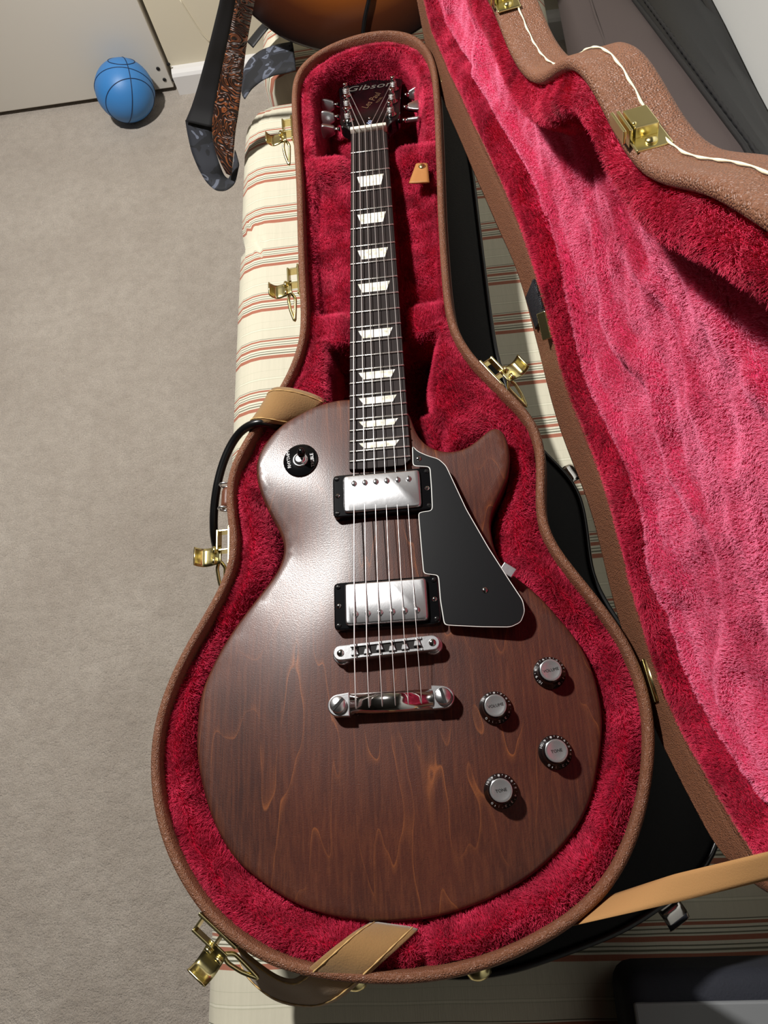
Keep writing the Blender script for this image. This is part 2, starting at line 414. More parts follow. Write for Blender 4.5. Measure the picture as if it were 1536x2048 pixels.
def velcro():
    t = NT('black_hook_tape'); v = t.n('ShaderNodeTexVoronoi', {'Vector': t.co(), 'Scale': 480.0, 'Randomness': 0.15})
    t.set(Base_Color=srgb(26, 28, 34), Roughness=0.6, Normal=t.bump(v.outputs['Distance'], 1.0, 0.002)); return t.m
M['camo'] = camo(); M['tooled'] = tooled(); M['velcro'] = velcro()

def fur(name, V, F, parent, mat, density, length, width, lean=0.5, seed=0, keep=None, gravity=0.0):
    """short plush strands grown from a surface (local z = from the guitar's plane)"""
    r = np.random.default_rng(seed); V = np.asarray(V, float)
    T = []
    for f in F:
        for k in range(1, len(f) - 1): T.append((f[0], f[k], f[k + 1]))
    T = np.array(T); A, B, C_ = V[T[:, 0]], V[T[:, 1]], V[T[:, 2]]
    cr = np.cross(B - A, C_ - A); ar = np.linalg.norm(cr, axis=1) / 2
    n = int(ar.sum() * density); pick = r.choice(len(T), n, p=ar / ar.sum())
    u, v = r.random(n), r.random(n); s = u + v > 1; u[s] = 1 - u[s]; v[s] = 1 - v[s]
    P = A[pick] + u[:, None] * (B - A)[pick] + v[:, None] * (C_ - A)[pick]
    VN = np.zeros_like(V)
    for k in range(3): np.add.at(VN, T[:, k], cr)
    VN /= np.linalg.norm(VN, axis=1)[:, None] + 1e-12
    N = VN[T[pick, 0]] * (1 - u - v)[:, None] + VN[T[pick, 1]] * u[:, None] + VN[T[pick, 2]] * v[:, None]
    N /= np.linalg.norm(N, axis=1)[:, None] + 1e-9
    if keep is not None:
        k = keep(P); P, N = P[k], N[k]; n = len(P)
    L = np.stack([sn(P, 60, 0) + 0.7 * sn(P, 190, 1), sn(P, 60, 2) + 0.7 * sn(P, 190, 3), sn(P, 70, 1)], 1) * lean
    L += r.normal(size=(n, 3)) * lean * 0.45; L[:, 2] -= gravity
    D1 = N + 0.55 * L; D1 /= np.linalg.norm(D1, axis=1)[:, None]
    D2 = N * 0.55 + 1.2 * L; D2 /= np.linalg.norm(D2, axis=1)[:, None] + 1e-9
    fl = np.einsum('ij,ij->i', D2, N); D2 += N * np.clip(0.12 - fl, 0, 1)[:, None]
    ln = length * r.uniform(0.7, 1.15, n)[:, None]
    P0 = P - N * 0.0004; P1 = P + D1 * ln * 0.5; P2 = P1 + D2 * ln * 0.5
    pts = np.stack([P0, P1, P2], 1).reshape(-1, 3) + np.array([0, 0, FLOOR])
    cu = bpy.data.hair_curves.new(name); cu.add_curves([3] * n)
    cu.position_data.foreach_set('vector', pts.ravel().astype(np.float32))
    rad = np.tile(np.array([0.5, 0.42, 0.12]) * width, n).astype(np.float32)
    at = cu.attributes.get('radius') or cu.attributes.new('radius', 'FLOAT', 'POINT')
    at.data.foreach_set('value', rad)
    cu.materials.append(mat)
    o = bpy.data.objects.new(name, cu); COL.objects.link(o); o.parent = parent; o.matrix_parent_inverse = wmat(parent).inverted(); o['kind'] = 'stuff'
    return o
# ------------------------------------------------------------------ the room
ZF = -FLOOR
def slab(name, lo, hi, mat, parent=None, r=0.0, **kw):
    lo, hi = np.array(lo, float), np.array(hi, float)
    V, F = rbox((lo + hi) / 2, hi - lo, r); return mk(name, V, F, mat, parent, smooth=False, **kw)
WALLY, WALLX = 1.460, 0.47
slab('floor', (-2.6, -2.4, ZF - 0.05), (0.52, 1.6, ZF), M['carpet'], kind='structure')
wb = slab('wall_back', (-0.49, WALLY, ZF), (0.62, WALLY + 0.1, 1.9), M['wall'], kind='structure')
slab('wall_right', (WALLX, -2.4, ZF), (WALLX + 0.1, WALLY, 1.9), M['wall_r'], kind='structure')
slab('wall_left', (-2.7, -2.4, ZF), (-2.6, 1.6, 1.9), M['wall_dim'], kind='structure')
slab('wall_front', (-2.6, -2.5, ZF), (0.6, -2.4, 1.9), M['wall_dim'], kind='structure')
slab('ceiling', (-2.7, -2.5, 1.9), (0.62, 1.7, 1.95), M['ceil'], kind='structure')
slab('wall_back_far', (-2.6, WALLY + 0.04, ZF), (-1.33, WALLY + 0.14, 1.9), M['wall'], kind='structure')
# door leaf, its lower corner with the screw holes of a missing stop
d1 = slab('door_1', (-1.33, WALLY - 0.012, ZF + 0.012), (-0.497, WALLY + 0.028, ZF + 2.0), M['door'], r=0.002, kind='structure')
for px in ((316, 137), (337, 128), (329, 159), (347, 160)):
    p = un([px], y=WALLY - 0.0125)[0]
    V, F = lathe([(0.0042, 0), (0.0042, 0.0012), (0.002, 0.0016)], p, (0, -1, 0), 10); mk('screw_hole', V, F, M['dark'], d1)
P = np.array([(0, 0), (0, 0.044), (0.004, 0.050), (0.012, 0.054), (0.024, 0.055), (0.024, 0)])
V = [(x, WALLY - 0.024 + a, ZF + b) for x in (-0.487, WALLX) for a, b in P]; n = len(P)
F = [(k, (k + 1) % n, n + (k + 1) % n, n + k) for k in range(n)] + [tuple(range(n)), tuple(range(n, 2 * n))[::-1]]
mk('baseboard_back', *fix((V, F)), M['base'], smooth=False, kind='structure')
# hairline crack in the wall, drawn as a thin raised line in wall colour
V, F = tube(resample(un([(360, 0), (385, 40), (402, 66), (420, 85)], y=WALLY - 0.002), 16, False, 1), 0.0012, 6)
mk('wall_crack_1', V, F, M['wall'], kind='structure')

# ------------------------------------------------------------------ the daybed
ZC = -0.185
def cushion(name, x0, x1, y0, y1, ztop, th, mat, crease=None, parent=None, r=0.045, **kw):
    nx, ny = 60, 110; V = []; F = []
    # rounded box as a lofted set of rings in z
    def ring(ins, z):
        P = []
        for (cx, cy, a0) in ((x1, y1, 0), (x0, y1, 90), (x0, y0, 180), (x1, y0, 270)):
            rc = 0.05
            for k in range(7):
                a = math.radians(a0 + 15 * k)
                P.append((cx - math.copysign(rc, cx - (x0 + x1) / 2) + (rc - ins) * math.cos(a), cy - math.copysign(rc, cy - (y0 + y1) / 2) + (rc - ins) * math.sin(a)))
        return resample(np.array(P), 220, True, 0.8)
    prof = [(r * 0.9, -th), (r * 0.35, -th + r * 0.3), (0, -th + r), (-0.002, -th / 2), (0, -r), (r * 0.12, -r * 0.5), (r * 0.35, -r * 0.22), (r * 0.7, -r * 0.06), (r, 0)]
    n = 220
    for ins, z in prof:
        Q = ring(ins, z)
        for q in Q: V.append((q[0], q[1], ztop + z))
    for i in range(len(prof) - 1):
        for k in range(n): F.append((i * n + k, i * n + (k + 1) % n, (i + 1) * n + (k + 1) % n, (i + 1) * n + k))
    top = ring(r, 0); V2, T2, nb = cap_tri(top, 0.022); base = (len(prof) - 1) * n
    idx = {}
    tree = {}
    for i, q in enumerate(V2):
        if i < nb: idx[i] = base + i
        else: idx[i] = len(V); V.append((q[0], q[1], ztop))
    F += [tuple(idx[i] for i in t) for t in T2]; F.append(tuple(range(n))[::-1])
    V = np.array(V)
    top_w = ss(V[:, 2], ztop - 0.09, ztop)
    V[:, 2] += (0.0018 * sn(V, 18, 1) - 0.002) * top_w
    if crease:
        c = np.exp(-((V[:, 1] - crease - 0.01 * np.sin(V[:, 0] * 9)) / 0.007) ** 2); V[:, 2] -= 0.012 * c * top_w
        e = ss(-V[:, 0], -x0 - 0.03, -x0); V[:, 0] += 0.010 * np.exp(-((V[:, 1] - crease) / 0.012) ** 2) * e
    return mk(name, *fix((V, F)), mat, parent, **kw)
bed = empty('daybed', (0.12, 0.3, ZF), 'low daybed with a cream and rust striped mattress under the guitar cases', 'daybed')
mt = cushion('mattress', -0.217, 0.46, -0.62, 0.925, ZC, 0.17, M['stripes'], 0.652, bed)
slab('base', (-0.17, -0.58, ZF), (0.44, 0.9, ZC - 0.165), M['bed'], bed)
# welt cord along the mattress edge
W = resample(np.array([(-0.213, y, ZC - 0.05) for y in np.linspace(0.86, -0.55, 40)]), 80, False, 0)
W[:, 0] += 0.0025 * np.sin(W[:, 1] * 30); mk('piping', *tube(W, 0.003, 8), M['stripes'], bed)
c2 = cushion('bolster_cushion', -0.19, 0.275, 0.955, 1.40, -0.176, 0.15, M['stripes'], None, None, label='striped cushion behind the daybed mattress, under the sunburst guitar', cat='cushion')
slab('rear_base', (-0.17, 0.97, ZF), (0.26, 1.39, -0.327), M['bed'], bed)

# ------------------------------------------------------------------ guitar case, lower half
RIM = [(776,55.6),(807,57),(833.4,66),(854,81.7),(867,105),(875,131),(877.7,157),(881.6,209),(884,274),(886.8,339.5),(888.6,404.6),(893,480),(897.5,542.5),(904,605),(913,652),(935,692.5),(963,724),(1000.6,761),(1035,792.5),(1063,820.6),(1082,849),(1091,880),(1094,911),(1093,949),(1089.7,995.6),(1091,1042.5),(1106,1076),(1134,1115.6),(1170,1155),(1206,1202),(1242.6,1249),(1271.5,1296),(1289.5,1343),(1304,1386.6),(1313,1433.5),(1315,1488),(1311,1542),(1300,1607),(1286,1668),(1262,1722),(1234,1776),(1198,1815),(1152.6,1853),(1112,1880),(1044,1916),(976,1943.6),(908,1961.7),(847,1971),(788,1975),(722,1971),(650,1965),(573,1950),(515,1926.6),(468,1895),(417,1852),(380,1806),(347,1750),(321,1692),(306.4,1639),(297.6,1581),(294.6,1537),(297.6,1478),(306.4,1434),(324,1381.6),(344.4,1332),(368,1288),(395,1244),(420,1203),(445.4,1155),(456.4,1130),(460,1106),(460,1082),(456,1057),(451,1033),(448,1008.6),(446.6,984),(449,960),(454,935),(465,911),(479.6,886.5),(500,852),(530,812),(562.6,767),(580,727.5),(590,703),(599,670),(600,640),(599,603),(595,527),(592.7,451),(591,365),(587,300),(583.4,248),(581,209),(581,175),(584.7,149),(594,131),(612,113),(638,94.7),(669,80),(706,67),(742,58)]
BODY = [(699,802),(660,808),(623.6,820.6),(592,838),(567.5,852),(545.5,874),(528.4,896),(517.4,918),(513.8,940),(516,964.6),(522.3,989),(531,1011),(541.8,1033),(552.8,1052.5),(562.6,1072),(567.5,1089),(567,1106),(562.6,1123),(555,1140),(543,1157.5),(528.4,1177),(511,1198),(485,1232),(461.6,1264.4),(438,1302.5),(420.6,1337.7),(406,1370),(397,1405),(392.8,1449),(391,1493),(397,1545.6),(409,1598),(426.5,1648),(447,1689),(476,1729),(523,1766),(561,1793),(604.7,1816),(651.6,1832),(690.6,1840),(729.7,1844.5),(788,1845),(847,1840),(890,1832),(940,1816),(985,1798),(1034,1772),(1075,1744),(1116,1706),(1152,1662),(1172,1627),(1188,1583),(1198,1530),(1205,1480),(1206,1433.5),(1201,1397),(1192,1357.7),(1177.5,1318),(1152,1274.6),(1116,1231),(1080,1191.5),(1046,1163),(1015,1140),(997,1118),(988,1092.5),(982,1067.5),(980,1042.5),(985,1020.6),(997.5,995.6),(1010,970.6),(1018,949),(1021,924),(1018,895.6),(1010,870.6),(997.5,858),(985,858),(966,874),(950.6,889),(929,903),(897.5,909.7),(866,903),(845,888),(832,868),(824,845),(819,825)]
ZR = 0.008
rim2 = resample(unr(RIM)[:, :2], 420, True, 3.0)
if area2(rim2) < 0: rim2 = rim2[::-1]
body2 = resample(un(BODY, -0.010)[:, :2], 360, True, 1.6)
if area2(body2) < 0: body2 = body2[::-1]

case = empty('guitar_case', (0.0, 0.2, -0.10), 'open brown hardshell guitar case lined with red plush, holding the brown guitar', 'guitar case')
def sweep_rings(outl, prof, tilt=1.0):
    n = len(outl); V = []; F = []
    for ins, z in prof:
        for q in offset(outl, ins): V.append((q[0], q[1], z(q[1]) if callable(z) else z + RP(q[1]) * tilt))
    for i in range(len(prof) - 1):
        for k in range(n): F.append((i * n + k, i * n + (k + 1) % n, (i + 1) * n + (k + 1) % n, (i + 1) * n + k))
    return np.array(V), F
ZB = -0.083
V, F = sweep_rings(rim2, [(0.010, ZB), (0.003, ZB + 0.003), (0.0, ZB + 0.010), (0.0, -0.020), (0.0, -0.005), (0.0012, -0.0014), (0.0036, 0.0), (0.0062, -0.0002), (0.0078, -0.003), (0.0082, -0.012), (0.0082, -0.028)])
F.append(tuple(range(len(rim2)))[::-1])
mk('shell', V, F, M['tolex'], case)
# thin welt line along the rim
Q = offset(rim2, -0.0006); mk('welt', *tube(np.c_[Q, RP(Q[:, 1]) - 0.0195], 0.0016, 6, True), M['leather_dark'], case)

# plush interior as one padded landscape: bolster ring, body well, neck shelf, head pit
inner = offset(rim2, 0.0084); inner = resample(inner, 420, True, 0.5)
def poly(px, z=-0.01, n=120, sm=1.5): 
    p = resample(un(px, z)[:, :2], n, True, sm); return p if area2(p) > 0 else p[::-1]
SHELF = poly([(606,300),(608,255),(640,250),(705,240),(790,236),(850,232),(876,236),(878,340),(884,480),(893,600),(885,640),(820,650),(700,660),(640,672),(608,672),(613,600),(603,450)])
PIT_NECK = poly([(640,672),(700,655),(880,640),(872,690),(858,760),(868,818),(826,823),(700,835),(652,815),(645,740),(650,700)])
gapw = 0.0028 + 0.0085 * np.exp(-np.sum((body2 - un([(567, 1095)], -0.01)[0, :2]) ** 2, 1) / 0.028 ** 2) + 0.006 * np.exp(-np.sum((body2 - un([(981, 1050)], -0.01)[0, :2]) ** 2, 1) / 0.03 ** 2)
well = resample(offset(body2, -gapw), 360, True, 2.0)
ctip = un([(850, 1860)], 0)[0, :2]
def lining_z(X):
    d = np.clip(sdist(X, inner), 0, 1); P3 = np.c_[X, np.zeros(len(X))]
    z = RP(X[:, 1]) - 0.0165 + 0.0080 * ss(d, 0.0, 0.012) - 0.002 * ss(d, 0.02, 0.04)
    z += 0.0016 * sn(P3, 60, 1) * ss(d, 0, 0.01) + 0.0012 * sn(P3, 150, 2)
    dw = sdist(X, well)
    z -= 0.012 * ss(dw, -0.016, 0.0)
    # seam where the two ends of the ring meet at the tail
    z -= 0.012 * np.exp(-((X[:, 0] - ctip[0] - 0.1 * (X[:, 1] - ctip[1])) / 0.005) ** 2) * ss(dw, -0.05, -0.005)
    # neck shelf
    w_ = ss(sdist(X, SHELF), -0.002, 0.009); sh = -0.054 + 0.0022 * sn(P3, 70, 3) + 0.0016 * sn(P3, 160, 1)
    ax = np.abs(X[:, 0] - 0.0)
    for yc, hw, hz in ((0.594, 0.017, -0.038), (0.352, 0.026, -0.032)):
        hump = np.exp(-((X[:, 1] - yc) / hw) ** 4) * ss(ax, 0.024, 0.040); sh = sh + (hz - sh) * hump
    z = z * (1 - w_) + sh * w_
    w_ = ss(np.minimum(d - 0.014, X[:, 1] - 0.616), -0.006, 0.010); z = z * (1 - w_) + -0.108 * w_
    w_ = ss(sdist(X, PIT_NECK), -0.004, 0.008); z = z * (1 - w_) + -0.084 * w_
    w_ = ss(dw, -0.003, 0.006); z = z * (1 - w_) + -0.066 * w_
    return z
V2, T2, nb = cap_tri(inner, 0.0042)
zz = lining_z(V2); V3 = np.c_[V2, zz]
cen = V3[np.array(T2)].mean(1)
in_shelf = sdist(cen[:, :2], SHELF) > 0.0
def sub(mask):
    T = np.array(T2)[mask]; u, inv = np.unique(T, return_inverse=True); return V3[u], [tuple(t) for t in inv.reshape(-1, 3)]
def dens_keep(P):
    return sdist(P[:, :2], body2) < 0.010
hw0 = lambda y: 0.0225 + 0.0155 * np.clip((0.63 - y) / 0.452, 0, 1) / 2 + 0.001
lv, lf = sub(~in_shelf); lin = mk('plush_lining', lv, lf, M['plush'], case)
fur('lining_pile', lv, lf, lin, M['pile'], 1300000, 0.0056, 0.00032, 0.42, 1, lambda P: (sdist(P[:, :2], body2) < 0.006) & ((np.abs(P[:, 0]) > hw0(P[:, 1])) | (P[:, 1] > 0.64) | (P[:, 1] < 0.18) | (P[:, 2] < -0.06)))
lv, lf = sub(in_shelf); shf = mk('compartment_lid', lv, lf, M['plush'], case); shf['label'] = 'red plush lid of the accessory pocket below the neck'
fur('lid_pile', lv, lf, shf, M['pile'], 1300000, 0.0062, 0.00032, 0.5, 2, lambda P: np.abs(P[:, 0]) > hw0(P[:, 1]))

# ------------------------------------------------------------------ guitar case, open lid
NEAR = [(853,13),(867,80),(883,113),(908,172),(935,227),(958,281),(980,326),(1003,376),(1030,435),(1053,490),(1072,552),(1091,614),(1107,683),(1126,761),(1147,824),(1172,886),(1197,939),(1216,996),(1232,1058),(1250,1144),(1268,1206),(1289,1275),(1304,1325),(1322,1383),(1344,1433),(1376,1499),(1412,1560),(1448,1629),(1495,1704)]
FAR = [(985,0),(1012,81.6),(1039,131),(1062,149.6),(1084.7,147),(1107,122),(1130,106.5),(1148,109),(1171,131),(1202.5,190),(1230,254),(1257,299),(1284,331),(1329,344.5),(1384,344.5),(1438,362.6),(1492.5,399),(1536,440)]
PHI, HX1, HX0, HZ = 1.5291, 0.09594, 0.21871, 0.01502
A_, B_ = np.array([HX1, 0.7, RP(0.7)]), np.array([HX0, -0.1, RP(-0.1)]); KX = (A_ - B_) / np.linalg.norm(A_ - B_)
def openlid(P):
    v = np.asarray(P, float) - B_; c, s = math.cos(PHI), math.sin(PHI)
    return v * c + np.cross(KX, v) * s + np.outer(v @ KX, KX) * (1 - c) + B_ + np.array([0, 0, HZ])
O_ = B_ + np.array([0, 0, HZ])
UP = openlid(np.array([B_ + np.array([-1.0, 0, 0])]))[0] - O_; UP -= KX * (UP @ KX); UP /= np.linalg.norm(UP)   # across the lid, away from the hinge
IN = np.cross(KX, UP); IN /= np.linalg.norm(IN)
if IN[0] > 0: IN = -IN                                                                                        # inside of the lid looks at the guitar
tost = lambda P: np.c_[(P - O_) @ KX, (P - O_) @ UP]
def L3(st, n):
    st = np.atleast_2d(st); return O_ + st[:, :1] * KX + st[:, 1:2] * UP + np.reshape(n, (-1, 1)) * IN
rot_rim = tost(openlid(unr(RIM)))
near = tost(unplane(NEAR, O_, IN)); far = tost(unplane(FAR, O_, IN))
lid_o = np.vstack([near, rot_rim[41:64], far[::-1], rot_rim[90:]])
lid_o = resample(lid_o, 420, True, 3.2)
if area2(lid_o) < 0: lid_o = lid_o[::-1]
tmax = lid_o[:, 1].max()
DEP = 0.032
def lid_back(st, k):
    """wall of the lid: k=0 at the rim, 1 at its outer edge; the hinge side droops, the far side stands straight back"""
    b = ss(st[:, 1], 0.06, 0.2)
    d_far = -IN * DEP; d_near = np.array([-0.006, 0.0, -0.042])
    return L3(st, np.zeros(len(st))) + k * (b[:, None] * d_far + (1 - b)[:, None] * d_near)
n = len(lid_o); V = []; F = []
rings = [(lid_o, 0.0, None)]
def add_ring(P): V.extend(P.tolist())
add_ring(L3(offset(lid_o, 0.0085), np.full(n, -0.02))); add_ring(L3(offset(lid_o, 0.0080), np.full(n, -0.003)))
add_ring(L3(offset(lid_o, 0.0062), np.full(n, -0.0003))); add_ring(L3(offset(lid_o, 0.0034), np.full(n, 0.0)))
add_ring(L3(offset(lid_o, 0.0010), np.full(n, -0.0012))); add_ring(lid_back(lid_o, 0.08))
for k in (0.3, 0.6, 0.85, 0.95): add_ring(lid_back(lid_o, k))
D_NEAR = np.array([-0.006, 0.0, -0.042])
def lid_floor(st, dd, ex=0.0):
    b = ss(st[:, 1], 0.06, 0.2); f_ = (1 - b) * np.exp(-dd / 0.03)
    return L3(st, np.full(len(st), -DEP - ex)) + f_[:, None] * D_NEAR
z0_ = np.zeros(n)
P_ = lid_back(offset(lid_o, 0.0012), 1.02); add_ring(P_)
b_ = (1 - ss(lid_o[:, 1], 0.06, 0.2))[:, None]
add_ring(P_ * 0.5 + 0.5 * lid_floor(offset(lid_o, 0.004), z0_, 0.002)); add_ring(lid_floor(offset(lid_o, 0.009), z0_, 0.003))
nr = len(V) // n
for i in range(nr - 1):
    for k in range(n): F.append((i * n + k, i * n + (k + 1) % n, (i + 1) * n + (k + 1) % n, (i + 1) * n + k))
V2b, T2b, nbb = cap_tri(offset(lid_o, 0.009), 0.02)
off0 = (nr - 1) * n; mp = {}
sdb = np.clip(sdist(V2b, offset(lid_o, 0.009)), 0, 1)
top = lid_floor(V2b, sdb, 0.003) - IN * (0.007 * ss(sdb, 0, 0.12))[:, None]
for i in range(len(V2b)):
    if i < nbb: mp[i] = off0 + i
    else: mp[i] = len(V); V.append(top[i].tolist())
F += [tuple(mp[i] for i in t) for t in T2b]
lid = mk('lid', *fix((V, F)), M['tolex'], case); lid['label'] = 'brown lid standing open on its hinges'
# lid lining
li_o = resample(offset(lid_o, 0.0086), 420, True, 0.5)
V2, T2, nb = cap_tri(li_o, 0.0055)
d = np.clip(sdist(V2, li_o), 0, 1); P3 = np.c_[V2, np.zeros(len(V2))]
nearw = 1 - ss(V2[:, 1], 0.08, 0.22)
bw = 0.030 + 0.006 * sn(P3, 20, 2)                     # bolster width
dep = -0.006 + 0.007 * ss(d, 0, 0.012)
panel = -0.022 - 0.005 * ss(d, 0.03, 0.1)
wr = np.sin(V2[:, 1] * 80 - V2[:, 0] * 18 + 9 * sn(P3, 9, 1) + 2.5 * sn(P3, 26, 3)); wr = np.maximum(wr, 0) ** 2
panel = panel + (0.0105 * wr * ss(sn(P3, 11, 2), -0.7, 0.6) + 0.003 * sn(P3, 45, 1) + 0.0018 * sn(P3, 120, 3)) * ss(d, 0.03, 0.06)
k = ss(d, bw - 0.012, bw + 0.004); dep = dep * (1 - k) + panel * k
# raised hem of the glued-in panel, just inside the hinge-side bolster
dep += 0.011 * np.exp(-((d - bw - 0.012) / 0.006) ** 2) * nearw + 0.006 * np.exp(-((d - bw - 0.03) / 0.02) ** 2) * nearw
LV = L3(V2, dep); T = np.array(T2)
fl = np.cross(LV[T[:, 1]] - LV[T[:, 0]], LV[T[:, 2]] - LV[T[:, 0]]) @ IN
T[fl < 0] = T[fl < 0][:, ::-1]
dt = d[T].mean(1); ring_m = dt < 0.031
def sub2(mask):
    q = T[mask]; u, inv = np.unique(q, return_inverse=True); return LV[u], [tuple(t) for t in inv.reshape(-1, 3)]
inframe = lambda P: (P @ RW.T - RW @ CAM)[:, 2] > 0
def seen(P):
    X = (P - CAM) @ RW.T; return (X[:, 2] > 0.05) & (FPX * np.abs(X[:, 0]) < 900 * X[:, 2]) & (FPX * np.abs(X[:, 1]) < 1200 * X[:, 2])
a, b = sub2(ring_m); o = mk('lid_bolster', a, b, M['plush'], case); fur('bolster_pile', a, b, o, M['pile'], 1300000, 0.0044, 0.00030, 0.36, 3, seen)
a, b = sub2(~ring_m); o = mk('lid_panel', a, b, M['plush_lid'], case); o['label'] = 'short-napped plush panel inside the lid, pink sheen put into its colour'; fur('panel_pile', a, b, o, M['pile_lid'], 1300000, 0.0027, 0.00030, 0.45, 4, seen)
# cream stitching along the lid's far wall
sel = np.where((lid_o[:, 1] > 0.13))[0]; st = lid_o[sel]
order = np.argsort(st[:, 0]); st = st[order]
W = lid_back(offset(lid_o, -0.0009)[sel][order], 0.52)
W = resample(W, 900, False, 0); W += np.outer(0.0003 * np.sin(np.arange(900) * 1.15), IN)
mk('stitching', *tube(W, 0.00062 + 0.0002 * np.sin(np.arange(900) * 1.15), 6), M['white_thread'], case)
# hook tape and lid ribbon
c_ = np.array([lid_back(near[[10, 11]], 0.42).mean(0)])[0]
t_ = near[11] - near[9]; t_ = (t_[0] * KX + t_[1] * UP); t_ /= np.linalg.norm(t_); nrm = np.cross(t_, np.array([-0.14, 0, -1.0])); nrm /= np.linalg.norm(nrm)
if nrm[0] > 0: nrm = -nrm
mk('hook_tape', *rbox(c_ + nrm * 0.0015, (0.034, 0.030, 0.0025), 0.0006, np.c_[t_, np.cross(nrm, t_), nrm]), M['velcro'], case)
pa = unplane([(1536, 1703), (1600, 1688)], O_ + IN * 0.006, IN); pb = unplane([(1545, 1758), (1610, 1742)], O_ + IN * 0.006, IN)
A = np.vstack([un([(1222, 1790)], -0.006), un([(1350, 1748)], 0.5 * pa[0, 2]), pa]); B = np.vstack([un([(1134, 1854)], -0.006), un([(1340, 1808)], 0.5 * pb[0, 2]), pb])
mk('lid_ribbon', *ribbon(A, B, 0.0012, 8, 0.6), M['tape'], case)
# ------------------------------------------------------------------ the guitar
AN = math.radians(4.0)
def fbw(V):
    """fretboard frame (x, minus distance from the nut, height) to the room"""
    V = np.atleast_2d(np.asarray(V, float)); y = V[:, 1] + 0.6305; z = V[:, 2]
    return np.c_[V[:, 0], math.cos(AN) * y + math.sin(AN) * z, -math.sin(AN) * y + math.cos(AN) * z + 0.0155]
SC = 0.62865
fd = lambda n: SC * (1 - 2 ** (-n / 12))
hw = lambda d: (0.0430 + 0.0138 * d / fd(22)) / 2
gt = empty('electric_guitar', (0.0, 0.05, -0.062), 'worn brown single-cutaway electric guitar lying in the open plush-lined case', 'guitar')
# body with a carved top
V2, T2, nb = cap_tri(offset(body2, 0.0035), 0.0055)
d = np.clip(sdist(V2, body2), 0, 1)
drop = lambda y: 0.0090 - 0.0060 * ss(y, 0.10, 0.18)      # the carve is flatter on the upper bout
def carve(d, y): return drop(y) * (ss(d, 0.002, 0.088) - 1) - 0.0004 * np.exp(-((d - 0.012) / 0.007) ** 2)
n = len(body2); V = []; F = []
for ins, z in ((0.006, -0.061), (0.0015, -0.060), (0.0, -0.057), (0.0, None), (0.0006, 0.0024), (0.0018, 0.0008)):
    V += [(x, y, (-0.005 if z is None else -z) - drop(y) if z is None or z > 0 else z) for x, y in offset(body2, ins)]
for i in range(5):
    for k in range(n): F.append((i * n + k, i * n + (k + 1) % n, (i + 1) * n + (k + 1) % n, (i + 1) * n + k))
F.append(tuple(range(n))[::-1]); b0 = len(V)
for i, q in enumerate(V2): V.append((q[0], q[1], 0.0))
zt = carve(d, V2[:, 1]); E_ = np.array([(t[i], t[(i + 1) % 3]) for t in T2 for i in range(3)])
for _ in range(60):                                    # relax the ridges left by the distance field
    acc = np.zeros(len(zt)); cnt = np.zeros(len(zt)); np.add.at(acc, E_[:, 0], zt[E_[:, 1]]); np.add.at(cnt, E_[:, 0], 1); np.add.at(acc, E_[:, 1], zt[E_[:, 0]]); np.add.at(cnt, E_[:, 1], 1)
    z2 = acc / cnt; z2[:nb] = zt[:nb]; zt = 0.4 * zt + 0.6 * z2
zt -= max(0.0, float(zt.max()))
for i in range(len(V2)): V[b0 + i] = (V2[i, 0], V2[i, 1], zt[i])
for k in range(n): F.append((5 * n + k, 5 * n + (k + 1) % n, b0 + (k + 1) % n, b0 + k))
F += [tuple(b0 + i for i in t) for t in T2]
mk('body', *fix((V, F)), M['wood'], gt)
def topz(x, y):
    q = np.sum((V2top - (x, y)) ** 2, 1); i = np.argsort(q)[:12]; A = np.c_[V2top[i] - (x, y), np.ones(12)]; return float(np.linalg.lstsq(A, zt[i], rcond=None)[0][2])
def topn(x, y):
    q = np.sum((V2top - (x, y)) ** 2, 1); i = np.argsort(q)[:60]; A = np.c_[V2top[i] - (x, y), np.ones(60)]; g = np.linalg.lstsq(A, zt[i], rcond=None)[0]; return np.array([-g[0], -g[1], 1.0]) / math.sqrt(1 + g[0] ** 2 + g[1] ** 2)
V2top = V2.copy()
# neck
ys = [(-0.004, 0.0205), (0.06, 0.020), (0.3, 0.022), (0.42, 0.025), (0.47, 0.030)]
V = []; F = []; sg = 13
for dd, th in ys:
    for k in range(sg):
        a = math.pi * k / (sg - 1); V.append((hw(dd) * 0.995 * math.cos(a), -dd, -0.0055 - (th - 0.005) * math.sin(a) ** 0.8))
for i in range(len(ys) - 1):
    for k in range(sg - 1): F.append((i * sg + k, i * sg + k + 1, (i + 1) * sg + k + 1, (i + 1) * sg + k))
    F.append((i * sg, (i + 1) * sg, (i + 1) * sg + sg - 1, i * sg + sg - 1))
F += [tuple(range(sg)), tuple((len(ys) - 1) * sg + k for k in range(sg))]
V, F = fix((V, F)); mk('neck', fbw(V), F, M['wood'], gt)
